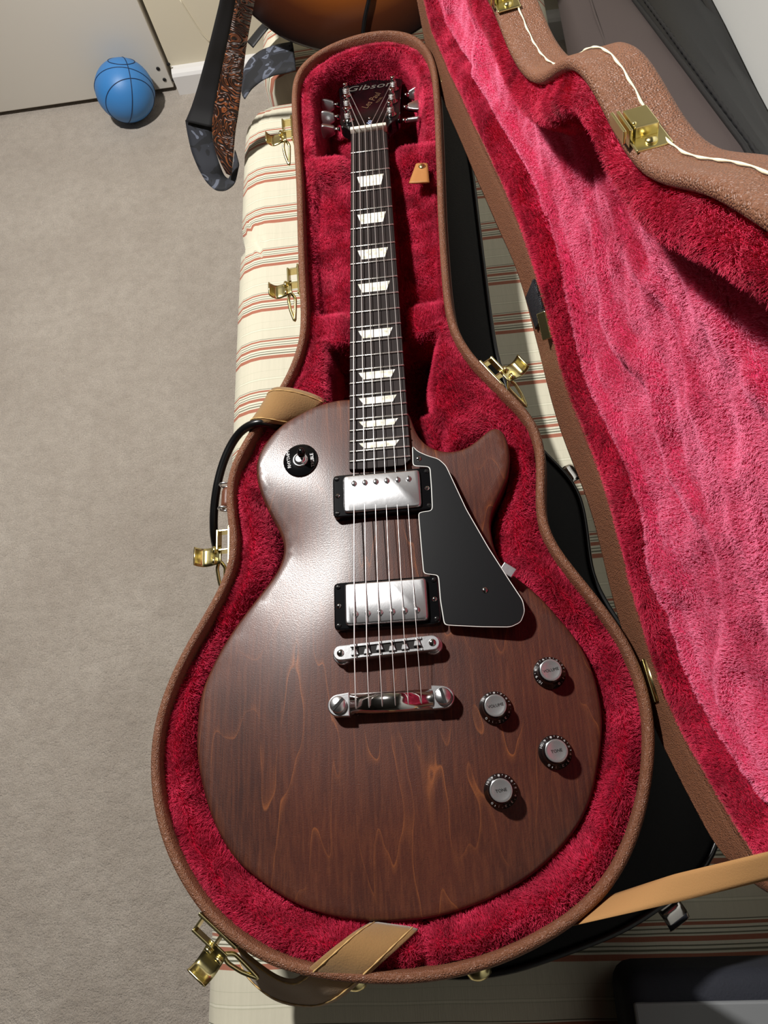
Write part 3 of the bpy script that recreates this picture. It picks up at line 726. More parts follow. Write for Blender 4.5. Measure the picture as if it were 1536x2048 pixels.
# fretboard, frets, inlays, nut
fe = fd(22) + 0.0085
P = [(-hw(0), 0), (hw(0), 0), (hw(fe), -fe), (-hw(fe), -fe)]
V, F = prism(resample(P, 80, True, 0), -0.0058, -0.0004, 0.0005); fb = mk('fretboard', fbw(V), F, M['rosewood'], gt, smooth=False)
for i in range(1, 23):
    dd = fd(i); w_ = hw(dd) - 0.0002
    V, F = tube([(-w_, -dd, -0.0002), (-w_ * 0.98, -dd, 0.0005), (w_ * 0.98, -dd, 0.0005), (w_, -dd, -0.0002)], 0.00085, 8); mk('fret', fbw(V), F, M['fret'], fb)
for i in (3, 5, 7, 9, 12, 15, 17, 19, 21):
    a, b = fd(i - 1), fd(i); y0 = a + (b - a) * 0.22; y1 = a + (b - a) * 0.76; w_ = hw((y0 + y1) / 2) * 2
    L = [(-0.335, y0), (-0.30, y0 + (y1 - y0) * 0.45), (-0.245, y1), (0.26, y1), (0.30, y0 + (y1 - y0) * 0.45), (0.335, y0)]
    V, F = prism([(u * w_, -v) for u, v in L], -0.001, -0.0002); mk('inlay', fbw(V), F, M['pearl'], fb, smooth=False)
V, F = rbox((0, 0.0022, 0.0006), (0.0430, 0.0046, 0.0100), 0.0007); mk('nut', fbw(V), F, M['bone'], gt)
# headstock: tilted back from the nut
HA = math.radians(13.0)
def hsw(V):
    V = np.atleast_2d(np.asarray(V, float)); y, z = V[:, 1], V[:, 2]
    return fbw(np.c_[V[:, 0], 0.0045 + y * math.cos(HA) + z * math.sin(HA), -0.006 - y * math.sin(HA) + z * math.cos(HA)])
half = [(0.0215, 0.0), (0.0218, 0.012), (0.027, 0.024), (0.034, 0.034), (0.0372, 0.046), (0.0378, 0.07), (0.0392, 0.11), (0.0415, 0.150), (0.0425, 0.166), (0.036, 0.1705), (0.026, 0.1685), (0.016, 0.1715), (0.008, 0.1765), (0.0, 0.1785)]
half = [(x, y * 0.885) for x, y in half]
out = half + [(-x, y) for x, y in half[-2::-1]]
V, F = prism(resample(out, 160, True, 0.8), -0.014, -0.0004, 0.0008); hs = mk('headstock', hsw(V), F, M['black_gloss'], gt, smooth=False)
def lay(s, size, x, y, rot, z, shear, f): 
    V, F = text_flat(s, size, shear); c, q = math.cos(rot), math.sin(rot)
    return f(np.c_[x + V[:, 0] * c - V[:, 1] * q, y + V[:, 0] * q + V[:, 1] * c, np.full(len(V), z)]), F
V, F = lay('Gibson', 0.0215, 0.0, 0.135, 0.0, 0.0001, 0.25, hsw); mk('logo', V, F, M['print_dim'], hs)
V, F = join(lay('Les Paul', 0.0135, 0.002, 0.092, 1.15, 0.0001, 0.3, hsw), lay('MODEL', 0.005, 0.012, 0.090, 1.15, 0.0001, 0, hsw)); o = mk('signature_print', V, F, M['print_gold'], hs); o['kind'] = 'stuff'
tc = [(0.0105, 0.002), (0.0125, 0.008), (0.0105, 0.018), (0.0075, 0.028), (0.0062, 0.036), (0.004, 0.041), (0, 0.0425)]
V, F = prism(resample(tc + [(-x, y) for x, y in tc[-2::-1]], 60, True, 0.8), -0.0006, 0.0014, 0.0004); trc = mk('truss_rod_cover', hsw(V), F, M['black_gloss'], hs, smooth=False)
V, F = lay('Studio', 0.0092, 0.0, 0.0195, math.pi / 2, 0.0016, 0.2, hsw); o = mk('cover_print', V, F, M['print_blue'], hs); o['kind'] = 'stuff'
mk('cover_screw', hsw(lathe([(0.0017, 0), (0.0017, 0.0006), (0.0008, 0.001)], (0, 0.038, 0.0012), (0, 0, 1), 12)[0]), lathe([(1, 0), (1, 1), (1, 2)], (0, 0, 0), (0, 0, 1), 12)[1], M['chrome'], hs)
# tuners: bushing, post and winding on the face, button at the side
posts = []
for sx in (-1, 1):
    for i, y in enumerate((0.042, 0.079, 0.116)):
        x = sx * (0.0265 + 0.0022 * i); posts.append((sx, i, x, y))
        tn = mk('tuner', *(lambda q: (hsw(q[0]), q[1]))(lathe([(0.0068, -0.0002), (0.0068, 0.0010), (0.0046, 0.0022), (0.0040, 0.0032), (0.0032, 0.0034)], (x, y, 0), (0, 0, 1), 20)), M['chrome'], gt)
        V, F = lathe([(0.0031, 0.002), (0.0031, 0.0065), (0.0026, 0.0075), (0.0026, 0.0095), (0.0033, 0.0108), (0.0033, 0.0150), (0.0024, 0.0160)], (x, y, 0), (0, 0, 1), 16); mk('post', hsw(V), F, M['chrome'], tn)
        hx = [(x + 0.0036 * math.cos(t), y + 0.0036 * math.sin(t), 0.0035 + 0.0058 * t / (2 * math.pi * 3.2)) for t in np.linspace(0, 2 * math.pi * 3.2, 46)]
        V, F = tube(hx, 0.0006, 6); mk('string_winding', hsw(V), F, M['steel'], tn)
        ex = sx * (0.0385 + 0.002 * i); V, F = tube([(ex, y, -0.009), (ex + sx * 0.0075, y, -0.009)], [0.0030, 0.0026], 12); mk('shaft', hsw(V), F, M['chrome'], tn)
        bx = ex + sx * 0.0065
        tilt = (1.75, 1.3, 1.35)[i] if sx < 0 else (-0.35, 0.25, 1.35)[i]
        kb = [(0, -0.0045), (0.004, -0.0062), (0.009, -0.0082), (0.0145, -0.0095), (0.0165, -0.0080), (0.0172, 0), (0.0165, 0.0080), (0.0145, 0.0095), (0.009, 0.0082), (0.004, 0.0062), (0, 0.0045)]
        V, F = prism(resample(kb, 44, True, 0.8), -0.0026, 0.0026, 0.0012); c, q = math.cos(tilt), math.sin(tilt)
        V = np.c_[bx + sx * V[:, 0], y + V[:, 1] * c - V[:, 2] * q, -0.009 + V[:, 1] * q + V[:, 2] * c]; mk('button', hsw(V), fix((V, F))[1], M['nickel'], tn)
# strings
gauge = [0.00062, 0.00052, 0.00042, 0.00034, 0.00029, 0.00026]
TPY = -0.0415
for i in range(6):
    u = i / 5 - 0.5; xb = u * 0.0515; xn = u * 0.0352; sad = 0.632 - 0.0035 * (i / 5) - (0.002 if i == 3 else 0)
    side, k = (-1, i) if i < 3 else (1, 5 - i)
    px_, py_ = [(p[2], p[3]) for p in posts if p[0] == side and p[1] == k][0]
    hp = hsw(np.array([[px_ - side * 0.0036, py_ - 0.002, 0.0068]]))[0]
    z0 = 0.0172
    yt = 0.6305 - sad
    P = [(xb * 1.02, TPY - 0.0085, 0.0040), (xb * 1.02, TPY - 0.0078, 0.0100), (xb * 1.02, TPY - 0.003, 0.0141), (xb * 1.02, TPY + 0.003, 0.0144)]
    S = fbw(np.array([[xb, -sad, 0.0024], [xn, 0.0, 0.0062], [xn, 0.0045, 0.0058]]))
    P = np.vstack([P, S, hp[None]])
    V, F = tube(P, gauge[i] * 1.0, 8); mk('string', V, F, M['steel'], gt)
# pickups
def pickup(cx, cy, zt, rh, polesign):
    zb = topz(cx, cy) - 0.004; pk = None
    L = resample([(-0.0448, -0.0207), (0.0448, -0.0207), (0.0448, 0.0207), (-0.0448, 0.0207)], 96, True, 1.0)
    V, F = prism(L, zb, rh, 0.0012); V[:, 0] += cx; V[:, 1] += cy; pk = mk('pickup', V, F, M['black_gloss'], gt, smooth=False)
    C2 = resample([(-0.0347, -0.0185 + 0.0005), (0.0347, -0.0185 + 0.0005), (0.0347, 0.0180), (-0.0347, 0.0180)], 120, True, 1.3)
    V, F = prism(C2, zb, zt, 0.0016); V[:, 0] += cx; V[:, 1] += cy; mk('cover', V, F, M['nickel'], pk, smooth=True)
    for i in range(6):
        x = cx + (i - 2.5) * (0.0099 + (0.0004 if polesign < 0 else 0)); y = cy + polesign * 0.0093
        mk('pole_screw', *lathe([(0.0025, 0), (0.0025, 0.0006), (0.0017, 0.0012), (0.0004, 0.0015)], (x, y, zt), (0, 0, 1), 14), M['nickel'], pk)
        mk('screw_slot', *rbox((x, y, zt + 0.0014), (0.0007, 0.0046, 0.0008), 0), M['print_black'], pk, smooth=False)
    for sx in (-1, 1):
        for sy in (-1, 0, 1):
            x, y = cx + sx * (0.0410 if sy else 0.0405), cy + sy * 0.0168
            mk('ring_screw', *lathe([(0.0022, 0), (0.0022, 0.0005), (0.0012, 0.0011)], (x, y, rh), (0, 0, 1), 12), M['chrome'] if sy == 0 else M['black_sat'], pk)
            mk('screw_slot', *rbox((x, y, rh + 0.0010), (0.0032, 0.0007, 0.0008), 0, None), M['print_black'] if sy == 0 else M['chrome'], pk, smooth=False)
pickup(0.0013, 0.1428, 0.0100, 0.0068, 1)
pickup(0.0012, 0.0398, 0.0140, 0.0092, -1)
# bridge
a, b = np.array([-0.0381, -0.0010]), np.array([0.0377, 0.0025]); e = (b - a) / np.linalg.norm(b - a); nrm = np.array([-e[1], e[0]])
def br(u, v): return a + e * u + nrm * v
Lb = np.linalg.norm(b - a)
st = [(Lb + 0.0062 * math.cos(t), 0.0062 * math.sin(t)) for t in np.linspace(-1.57, 1.57, 10)] + [(0.0062 * math.cos(t), 0.0062 * math.sin(t)) for t in np.linspace(1.57, 4.71, 10)]
st = np.array([br(u, v) for u, v in st])
V, F = prism(resample(st, 100, True, 0), 0.0048, 0.0130, 0.0008); bridge = mk('bridge', V, F, M['nickel'], gt, smooth=False)
# open slot with the saddles
sl = np.array([br(u, v) for u, v in ((0.0095, -0.0036), (Lb - 0.0095, -0.0036), (Lb - 0.0095, 0.0036), (0.0095, 0.0036))])
mk('slot', *prism(sl, 0.0126, 0.01315), M['dark'], bridge, smooth=False)
for sgn in (-1, 1):
    r_ = np.array([br(u, v) for u, v in ((0.0085, sgn * 0.0038), (Lb - 0.0085, sgn * 0.0038), (Lb - 0.0085, sgn * 0.0056), (0.0085, sgn * 0.0056))])
    mk('bridge_rail', *prism(r_, 0.0125, 0.0145), M['nickel'], bridge, smooth=False)
for i in range(6):
    u = Lb / 2 + (i / 5 - 0.5) * 0.0515; v = -0.0009 + (0.0012 if i in (2, 5) else -0.0006)
    sd = np.array([br(u + p, v + q) for p, q in ((-0.0032, -0.0022), (0.0032, -0.0022), (0.0018, 0.0022), (-0.0018, 0.0022))])
    mk('saddle', *prism(sd, 0.0128, 0.0162, 0.0006), M['nickel'], bridge, smooth=False)
    q = br(u, 0.0); mk('saddle_screw', *tube([(*br(u, -0.0042), 0.0146), (*br(u, 0.0046), 0.0146)], 0.0009, 8), M['chrome'], bridge)
for u in (0.0, Lb):
    q = br(u, 0); mk('bridge_post', *lathe([(0.0030, 0.0125), (0.0030, 0.0134), (0.0022, 0.0141)], (*q, 0), (0, 0, 1), 18), M['chrome'], bridge)
    mk('thumb_wheel', *lathe([(0.0078, -0.003), (0.0078, 0.0046), (0.007, 0.005)], (*q, 0), (0, 0, 1), 26), M['nickel'], bridge)
# stop tailpiece
tp0, tp1 = np.array([-0.0407, -0.0425]), np.array([0.0434, -0.0408])
cs = [(-0.0075, 0.0035), (-0.0092, 0.006), (-0.0088, 0.0098), (-0.0065, 0.0125), (-0.003, 0.0138), (0.002, 0.0138), (0.0060, 0.0122), (0.0080, 0.0090), (0.0078, 0.0050), (0.0060, 0.0035)]
cs = resample(cs, 40, True, 0.8); V = []; F = []; m_ = len(cs)
for u in (-0.0325, 0.0340):
    for v, z in cs: V.append((u + 0.0013, TPY + v, z))
for k in range(m_): F.append((k, (k + 1) % m_, m_ + (k + 1) % m_, m_ + k))
F += [tuple(range(m_)), tuple(range(m_, 2 * m_))[::-1]]
tail = mk('tailpiece', *fix((V, F)), M['chrome'], gt)
for sx, q in ((-1, tp0), (1, tp1)):
    o_ = sx * np.array([1.0, 0.02])
    L = [(q[0] + 0.0088 * math.cos(t) * (1.0), q[1] - 0.0004 + 0.0088 * math.sin(t)) for t in (np.linspace(-1.45, 1.45, 12) if sx > 0 else np.linspace(1.69, 4.59, 12))]
    xi = q[0] - sx * 0.0090
    L = L + ([(xi, q[1] + 0.0095), (xi, q[1] - 0.0095)] if sx > 0 else [(xi, q[1] - 0.0095), (xi, q[1] + 0.0095)])
    mk('tail_ear', *prism(resample(L, 60, True, 0.4), 0.0040, 0.0118, 0.0008), M['nickel'], tail, smooth=False)
    st_ = mk('stud', *lathe([(0.0052, -0.003), (0.0052, 0.0120), (0.0066, 0.0122), (0.0066, 0.0146), (0.0058, 0.0156)], (*q, 0), (0, 0, 1), 28), M['nickel'], gt)
    an = 0.75 if sx < 0 else 1.85
    mk('stud_slot', *rbox((*q, 0.0156), (0.0122, 0.0024, 0.0010), 0, np.array([[math.cos(an), -math.sin(an), 0], [math.sin(an), math.cos(an), 0], [0, 0, 1]])), M['print_black'], st_, smooth=False)
# pickguard
PG = [(824, 890), (836, 902), (857, 911), (877, 916.6), (892, 930), (933, 1017.7), (977, 1094), (1018, 1158), (1046, 1200), (1050, 1222), (1042, 1244), (1020.8, 1254), (962, 1253.5), (888, 1249.7), (880, 1200), (876, 1150), (846.5, 1147), (841, 1085), (836, 1024), (864, 1020), (862, 975), (859, 933), (825, 931)]
pgw = un(PG, 0.0095)[:, :2]
pg2 = resample(pgw, 300, True, 1.3)
if area2(pg2) < 0: pg2 = pg2[::-1]
pgd = mk('pickguard', *prism(pg2, 0.0070, 0.0088), M['white_edge'], gt, smooth=False); pgd['label'] = 'black pickguard with a thin white edge'
mk('pickguard_face', *prism(offset(pg2, 0.0007), 0.0086, 0.0095, 0.0003), M['black_sat'], pgd, smooth=False)
for px in ((837.5, 917), (970, 1180)):
    q = un([px], 0.0097)[0]; mk('screw', *lathe([(0.0026, 0), (0.0026, 0.0005), (0.0014, 0.0011)], (q[0], q[1], 0.0094), (0, 0, 1), 16), M['chrome'], pgd)
    for an in (0.5, 2.07): mk('screw_slot', *rbox((q[0], q[1], 0.0104), (0.0034, 0.0007, 0.0006), 0, np.array([[math.cos(an), -math.sin(an), 0], [math.sin(an), math.cos(an), 0], [0, 0, 1]])), M['print_black'], pgd, smooth=False)
q = un([(1018, 1138)], 0.006)[0]; an = math.radians(-38)
mk('guard_bracket', *rbox((q[0] - 0.001, q[1] - 0.001, 0.0045), (0.012, 0.009, 0.006), 0.0006, np.array([[math.cos(an), -math.sin(an), 0], [math.sin(an), math.cos(an), 0], [0, 0, 1]])), M['nickel'], pgd, smooth=False)
# knobs
for (x, y, a0, lab) in ((0.1297, -0.0247, 3.9, 'VOLUME'), (0.0836, -0.0503, 2.55, 'VOLUME'), (0.1264, -0.0859, 2.75, 'TONE'), (0.0818, -0.1123, 2.6, 'TONE')):
    zb = topz(x, y) - 0.0005; c = (x, y, zb)
    kn = mk('knob', *lathe([(0.0126, 0.0012), (0.0130, 0.0020), (0.0128, 0.0030), (0.0106, 0.0062), (0.0098, 0.0085), (0.0094, 0.0135), (0.0088, 0.0140)], c, (0, 0, 1), 48), M['black_gloss'], gt)
    cp = mk('knob_cap', *lathe([(0.0086, 0.0136), (0.0086, 0.0150), (0.0080, 0.0152), (0.0066, 0.0149), (0.003, 0.0147), (0.0005, 0.0146)], c, (0, 0, 1), 40), M['knob_cap'], kn)
    V, F = text_flat(lab, 0.0032); r_ = 0.15; V = np.c_[x + V[:, 0] * math.cos(r_) - V[:, 1] * math.sin(r_), y + V[:, 0] * math.sin(r_) + V[:, 1] * math.cos(r_), np.full(len(V), zb + 0.01525)]; mk('cap_print', V, F, M['print_black'], kn)['kind'] = 'stuff'
    parts = []
    for i in range(21):
        t = a0 - i * math.radians(280 / 20); cs_, sn_ = math.cos(t), math.sin(t)
        if i % 2 == 0: V, F = text_flat(str(10 - i // 2), 0.0036); rr0 = 0.0112
        else: V, F = rbox((0, 0, 0), (0.0004, 0.0016, 0.0001), 0); rr0 = 0.0118
        rr = rr0 + V[:, 1] * 0.62; zz_ = np.interp(rr, [0.0106, 0.0128], [0.0062, 0.0030]) + 0.00022
        parts.append((np.c_[x + rr * cs_ + V[:, 0] * sn_, y + rr * sn_ - V[:, 0] * cs_, zb + zz_], F))
    V, F = join(*parts); mk('dial_print', V, F, M['print_white'], kn)['kind'] = 'stuff'
# toggle switch, seated on the sloping edge of the carve
q = un([(602, 922)], -0.003)[0]; x, y = q[0], q[1]; zb = topz(x, y) - 0.0006; tn_ = topn(x, y); c = np.array([x, y, zb])
ta, tb, _ = frame(tn_, (0, 1, 0))
ts = mk('switch_plate', *lathe([(0.0166, -0.001), (0.0166, 0.0018), (0.0160, 0.0023)], c, tn_, 48), M['black_gloss'], gt)
mk('switch_ring', *lathe([(0.0074, 0), (0.0074, 0.0032), (0.0064, 0.0040), (0.0050, 0.0034), (0.0050, 0.0058), (0.0030, 0.0060)], c, tn_, 32), M['nickel'], ts)
mk('switch_tip', *lathe([(0.0016, 0.002), (0.0019, 0.008), (0.0028, 0.0095), (0.0037, 0.0125), (0.0040, 0.0160), (0.0034, 0.0190), (0.0018, 0.0205), (0.0003, 0.0208)], c, (0.25, 0.06, 1), 24), M['black_gloss'], ts)
parts = []
for s_, r0, rt in (('RHYTHM', -0.0112, 1.68), ('TREBLE', 0.0116, 1.68)):
    V, F = text_flat(s_, 0.0044); cs_, sn_ = math.cos(rt), math.sin(rt); u_ = r0 + V[:, 0] * cs_ - V[:, 1] * sn_; v_ = -r0 * 0.12 + V[:, 0] * sn_ + V[:, 1] * cs_
    parts.append((c + tn_ * 0.0025 + np.outer(u_, ta) + np.outer(v_, tb), F))
V, F = join(*parts); mk('switch_print', V, F, M['print_white'], ts)['kind'] = 'stuff'
# strap button at the tail
q = un([(1112, 1708)], -0.01)[0]
mk('strap_button', *lathe([(0.004, 0), (0.0035, 0.006), (0.007, 0.009), (0.0065, 0.011)], (0.02, body2[:, 1].min() + 0.001, -0.034), (0, -1, 0), 20), M['nickel'], gt)
# ------------------------------------------------------------------ case hardware
def rim_at(px):
    q = unr([px])[0, :2]; i = int(np.argmin(np.sum((rim2 - q) ** 2, 1))); t = rim2[(i + 4) % len(rim2)] - rim2[i - 4]; t /= np.linalg.norm(t)
    N = np.array([t[1], -t[0]]); return rim2[i], t, N                    # outline runs anticlockwise, so this points outward
def latch(px, headward):
    p, t, N = rim_at(px); T = np.array([*t, 0]); N = np.array([*N, 0]); Zv = np.array([0, 0, 1.0])
    if (T[1] < 0) == headward: T = -T
    if headward is None: pass
    X = np.c_[T, N, Zv]; o = np.array([*p, RP(p[1]) - 0.006]); at = lambda a, b, c: o + T * a + N * b + Zv * c
    la = mk('latch', *rbox(at(0, 0.0012, -0.0065), (0.038, 0.0022, 0.016), 0.0006, X), M['brass'], case, smooth=False)
    mk('front_bar', *rbox(at(0.006, 0.0125, -0.005), (0.020, 0.0020, 0.012), 0.0006, X), M['brass'], la, smooth=False)
    for s_ in (-1, 1): mk('side_cheek', *rbox(at(0.006 + s_ * 0.0095, 0.007, -0.006), (0.0016, 0.012, 0.010), 0.0004, X), M['brass'], la, smooth=False)
    path = [(0.010, -0.0045), (0.015, -0.006), (0.021, -0.0085), (0.026, -0.0095), (0.0295, -0.0085), (0.033, -0.0045), (0.0345, -0.001)]
    A = [at(-0.016, b, c) for b, c in path]; B = [at(0.002, b, c) for b, c in path]
    mk('lever', *ribbon(A, B, 0.0016, 5, 1.2), M['brass'], la)
    for s_ in (-0.0125, -0.0020): mk('lever_knuckle', *tube([at(s_ - 0.003, 0.0165, -0.0045), at(s_ + 0.003, 0.0165, -0.0045)], 0.0020, 10), M['brass'], la)
    hp = [at(-0.012, 0.012, -0.006), at(-0.018, 0.0155, -0.010), at(-0.030, 0.0145, -0.014), at(-0.043, 0.011, -0.018), at(-0.030, 0.0090, -0.014), at(-0.018, 0.0075, -0.010)]
    mk('hasp', *tube(resample(hp, 40, True, 1.0), 0.0017, 8, True), M['brass'], la)
    for a_ in (-0.0165, 0.0175): mk('rivet', *lathe([(0.0022, 0), (0.0019, 0.0009), (0.0008, 0.0014)], at(a_, 0.0022, -0.0035), N, 12), M['brass'], la)
for px in ((583, 243), (597, 545), (459, 1085), (425, 1862)): latch(px, True)
latch((985, 742), True)
# catch plates on the lid's far wall
def lid_catch(px, w_=0.030):
    st = tost(unplane([px], O_, IN))[0]; i = int(np.argmin(np.sum((lid_o - st) ** 2, 1)))
    t2 = lid_o[(i + 4) % len(lid_o)] - lid_o[i - 4]; t2 /= np.linalg.norm(t2); T = t2[0] * KX + t2[1] * UP; N = np.cross(T, -IN); N /= np.linalg.norm(N)
    if N @ UP < 0: N = -N
    if T @ KX < 0: T = -T
    X = np.c_[T, -IN, N]; o = L3(lid_o[i], 0)[0]; at = lambda a, b, c: o + T * a - IN * b + N * c
    pl = mk('catch', *rbox(at(0, 0.0095, 0.0010), (w_, 0.0180, 0.0018), 0.0008, X), M['brass'], case, smooth=False)
    mk('catch_block', *rbox(at(0.0045, 0.0090, 0.0045), (w_ * 0.60, 0.0120, 0.0060), 0.0006, X), M['brass'], pl, smooth=False)
    mk('catch_lip', *rbox(at(0.0045, 0.0010, 0.0030), (w_ * 0.66, 0.0016, 0.0090), 0.0004, X), M['brass'], pl, smooth=False)
    mk('catch_lip', *rbox(at(0.0045, -0.0022, 0.0045), (w_ * 0.66, 0.0016, 0.0065), 0.0004, X), M['brass'], pl, smooth=False)
    mk('rivet', *lathe([(0.0032, 0), (0.0028, 0.0012), (0.001, 0.0020)], at(-w_ * 0.32, 0.0095, 0.0018), N, 16), M['brass'], pl)
    mk('rivet', *lathe([(0.0012, 0), (0.0010, 0.0005), (0.0004, 0.0008)], at(-w_ * 0.02, 0.0040, 0.0075), N, 10), M['brass'], pl)
lid_catch((1247, 280)); lid_catch((984, -8))
# hinge leaves between the halves and the catch beside the velcro
def leaf(px, z, dz=0.0):
    p, t, N = rim_at(px); T = np.array([*t, 0]); N3 = np.array([*N, 0]); o = np.array([*p, RP(p[1]) + z]) + N3 * 0.003
    h = mk('hinge', *rbox(o - np.array([0, 0, 0.010]), (0.034, 0.0016, 0.016), 0.0004, np.c_[T, N3, [0, 0, 1]]), M['brass'], case, smooth=False)
    mk('knuckle', *tube([o - T * 0.017 + N3 * 0.002, o + T * 0.017 + N3 * 0.002], 0.0026, 10), M['brass'], h)
    mk('upper_leaf', *rbox(o + N3 * 0.004 + np.array([0, 0, 0.012]), (0.034, 0.0016, 0.018), 0.0004, np.c_[T, N3, [0, 0, 1]]), M['brass'], h, smooth=False)
leaf((1298, 1358), -0.002); leaf((876, 135), -0.002)
o = L3(near[11:12] * 0.5 + near[12:13] * 0.5, 0.002)[0]; t_ = near[12] - near[11]; t_ = t_[0] * KX + t_[1] * UP; t_ /= np.linalg.norm(t_)
q_ = np.array([-0.7, 0, -0.7]); q_ -= t_ * (q_ @ t_); q_ /= np.linalg.norm(q_)
mk('strike', *rbox(o + q_ * 0.003, (0.024, 0.009, 0.003), 0.0006, np.c_[t_, q_, np.cross(t_, q_)]), M['brass'], case, smooth=False)
# pocket pull tab with snap
TB = un([(832, 328), (855.6, 328), (859, 365), (818, 366)], [-0.036, -0.036, -0.030, -0.030])
mk('pull_tab', *ribbon([TB[0], TB[0] * 0.5 + TB[3] * 0.5, TB[3]], [TB[1], TB[1] * 0.5 + TB[2] * 0.5, TB[2]], 0.0026, 6, 0.6), M['tab'], case)
mk('snap', *lathe([(0.0042, 0), (0.0042, 0.001), (0.003, 0.0022), (0.001, 0.0026)], un([(844, 334)], -0.034)[0], (0, 0, 1), 18), M['brass'], case)
# handle loop on the left wall
p, t, N = rim_at((447, 982)); T = np.array([*t, 0]); N3 = np.array([*N, 0]); o = np.array([*p, RP(p[1]) - 0.014])
A = [o + T * 0.010 + N3 * u + np.array([0, 0, z]) for u, z in ((0.0, 0), (0.004, 0.001), (0.008, -0.003), (0.009, -0.012))]; B = [q_ - T * 0.020 for q_ in A]
mk('handle_loop', *ribbon(A, B, 0.0025, 5, 0.8), M['leather_dark'], case)
for s_ in (0.0125, -0.0125): mk('loop_ring', *tube([o + T * s_ + N3 * (0.005 + 0.005 * math.cos(a)) + np.array([0, 0, 0.005 * math.sin(a)]) for a in np.linspace(0, 6.283, 18)[:-1]], 0.0012, 8, True), M['nickel'], case)
# feet at the tail
for px in ((960, 1955), (706, 1978)):
    p, t, N = rim_at(px); mk('foot_stud', *lathe([(0.008, -0.004), (0.0095, 0.001), (0.008, 0.005), (0.004, 0.0075), (0.001, 0.008)], (p[0], p[1], RP(p[1]) - 0.020), (*N, 0.0), 20), M['brass'], case)

# ------------------------------------------------------------------ tan suede strap, from the guitar over the rim and round the outside
SEC = [((655, 801), (585, 850), -0.024, -0.022), ((628, 787), (562, 851), -0.016, -0.012), ((592, 777), (540, 846), -0.006, -0.003), ((558, 772), (512, 842), -0.001, 0.001), ((538, 775), (492, 845), -0.004, -0.003)]
A = [un([a], z)[0] for a, b, z, y in SEC]; B = [un([b], y)[0] for a, b, z, y in SEC]
for dx, dy, z in ((-0.004, 0.002, -0.026), (-0.005, 0.002, -0.06)):
    A.append(A[4] + np.array([dx, dy, 0]) * [1, 1, 0] + np.array([0, 0, z - A[4][2]])); B.append(B[4] + np.array([dx, dy, 0]) + np.array([0, 0, z - B[4][2]]))
mid = [((-0.138, 0.19, -0.120), (-0.120, 0.23, -0.145)), ((-0.128, 0.12, -0.125), (-0.112, 0.12, -0.160)), ((-0.135, 0.06, -0.125), (-0.118, 0.06, -0.160)), ((-0.170, -0.02, -0.120), (-0.150, -0.02, -0.160)), ((-0.185, -0.09, -0.115), (-0.165, -0.09, -0.158)), ((-0.165, -0.15, -0.110), (-0.150, -0.14, -0.155)), ((-0.135, -0.185, -0.100), (-0.120, -0.175, -0.150))]
for a, b in mid: A.append(np.array(a)); B.append(np.array(b))
SE2 = [((456, 1868), (472, 1926), -0.055, -0.105), ((490, 1905), (495, 1958), -0.045, -0.095), ((522, 1930), (520, 1981), -0.040, -0.088), ((552, 1952), (551, 2003), -0.034, -0.075), ((585, 1962), (590, 2013), -0.014, -0.060), ((604, 1950), (640, 2014), 0.004, -0.036), ((634, 1922), (680, 1999), 0.015, -0.008), ((675, 1888), (741, 1946), 0.016, 0.010), ((712, 1860), (790, 1902), 0.004, 0.008), ((741, 1846), (836, 1859), -0.014, -0.004)]
for a, b, z, y in SE2: A.append(un([a], z)[0]); B.append(un([b], y)[0])
A, B = np.array(A), np.array(B)
strap = mk('guitar_strap', *ribbon(A, B, 0.0032, 8, 2.0), M['suede'], None, label='tan suede guitar strap draped over the left rim of the open case', cat='strap')
A2, B2 = resample(A, len(A) * 10, False, 2.4), resample(B, len(B) * 10, False, 2.4)
for e in (0.10, 0.90):
    P = A2 * (1 - e) + B2 * e; Tn = np.gradient(P, axis=0); nn = np.cross(B2 - A2, Tn); nn /= np.linalg.norm(nn, axis=1)[:, None] + 1e-9
    k0 = int(len(P) * 0.55); sgn = 1 if nn[-30, 2] > 0 else -1
    for sl_, sg_ in ((slice(0, 55), 1 if nn[20, 2] > 0 else -1), (slice(k0, None), sgn)):
        Q = P[sl_] + nn[sl_] * 0.0015 * sg_; mk('stitch_line', *tube(Q, 0.0005 + 0.00025 * np.sin(np.arange(len(Q)) * 2.0), 6), M['thread'], strap)

# black cord looping down the left outside of the case
P = np.vstack([un([px], z) for px, z in (((570, 862), -0.036), ((556, 853), -0.018), ((531, 843), -0.004), ((507, 846), -0.004), ((483, 860), -0.013), ((466, 882), -0.020), ((451, 912), -0.025), ((441, 942), -0.030), ((434, 972), -0.034), ((429, 1005), -0.040), ((427, 1040), -0.046), ((428, 1075), -0.055), ((436, 1110), -0.078))])
mk('black_cord', *tube(resample(P, 90, False, 3), 0.0042, 12), M['cord'], None, label='thick black cord curving down the left outside of the open case', cat='cord')

# ------------------------------------------------------------------ black case lying underneath
ZKo = -0.0838
bo = [tuple(unr([px], ZKo)[0, :2]) for px in ((862, 70), (880, 100), (899, 150), (922, 218), (945, 330), (963, 480), (979, 605), (995, 711), (1024, 800), (1060, 870), (1096, 912), (1141, 950), (1165, 990), (1176, 1058), (1184, 1155), (1246, 1256), (1289, 1307), (1352, 1390), (1420, 1500), (1450, 1600), (1445, 1690), (1400, 1760), (1330, 1812), (1245, 1868), (1112, 1916), (1021, 1950), (900, 1962))]
bo += [(-0.04, -0.235), (-0.10, -0.20), (-0.14, -0.12), (-0.142, -0.03), (-0.11, 0.06), (-0.098, 0.14), (-0.095, 0.19), (-0.06, 0.28), (-0.05, 0.36), (-0.05, 0.6), (-0.045, 0.76), (0.0, 0.80)]
bo = resample(bo, 300, True, 2.0)
if area2(bo) < 0: bo = bo[::-1]
bc = empty('hard_case', (0.05, 0.2, ZC), 'black hard guitar case with chrome latches lying under the brown case', 'guitar case')
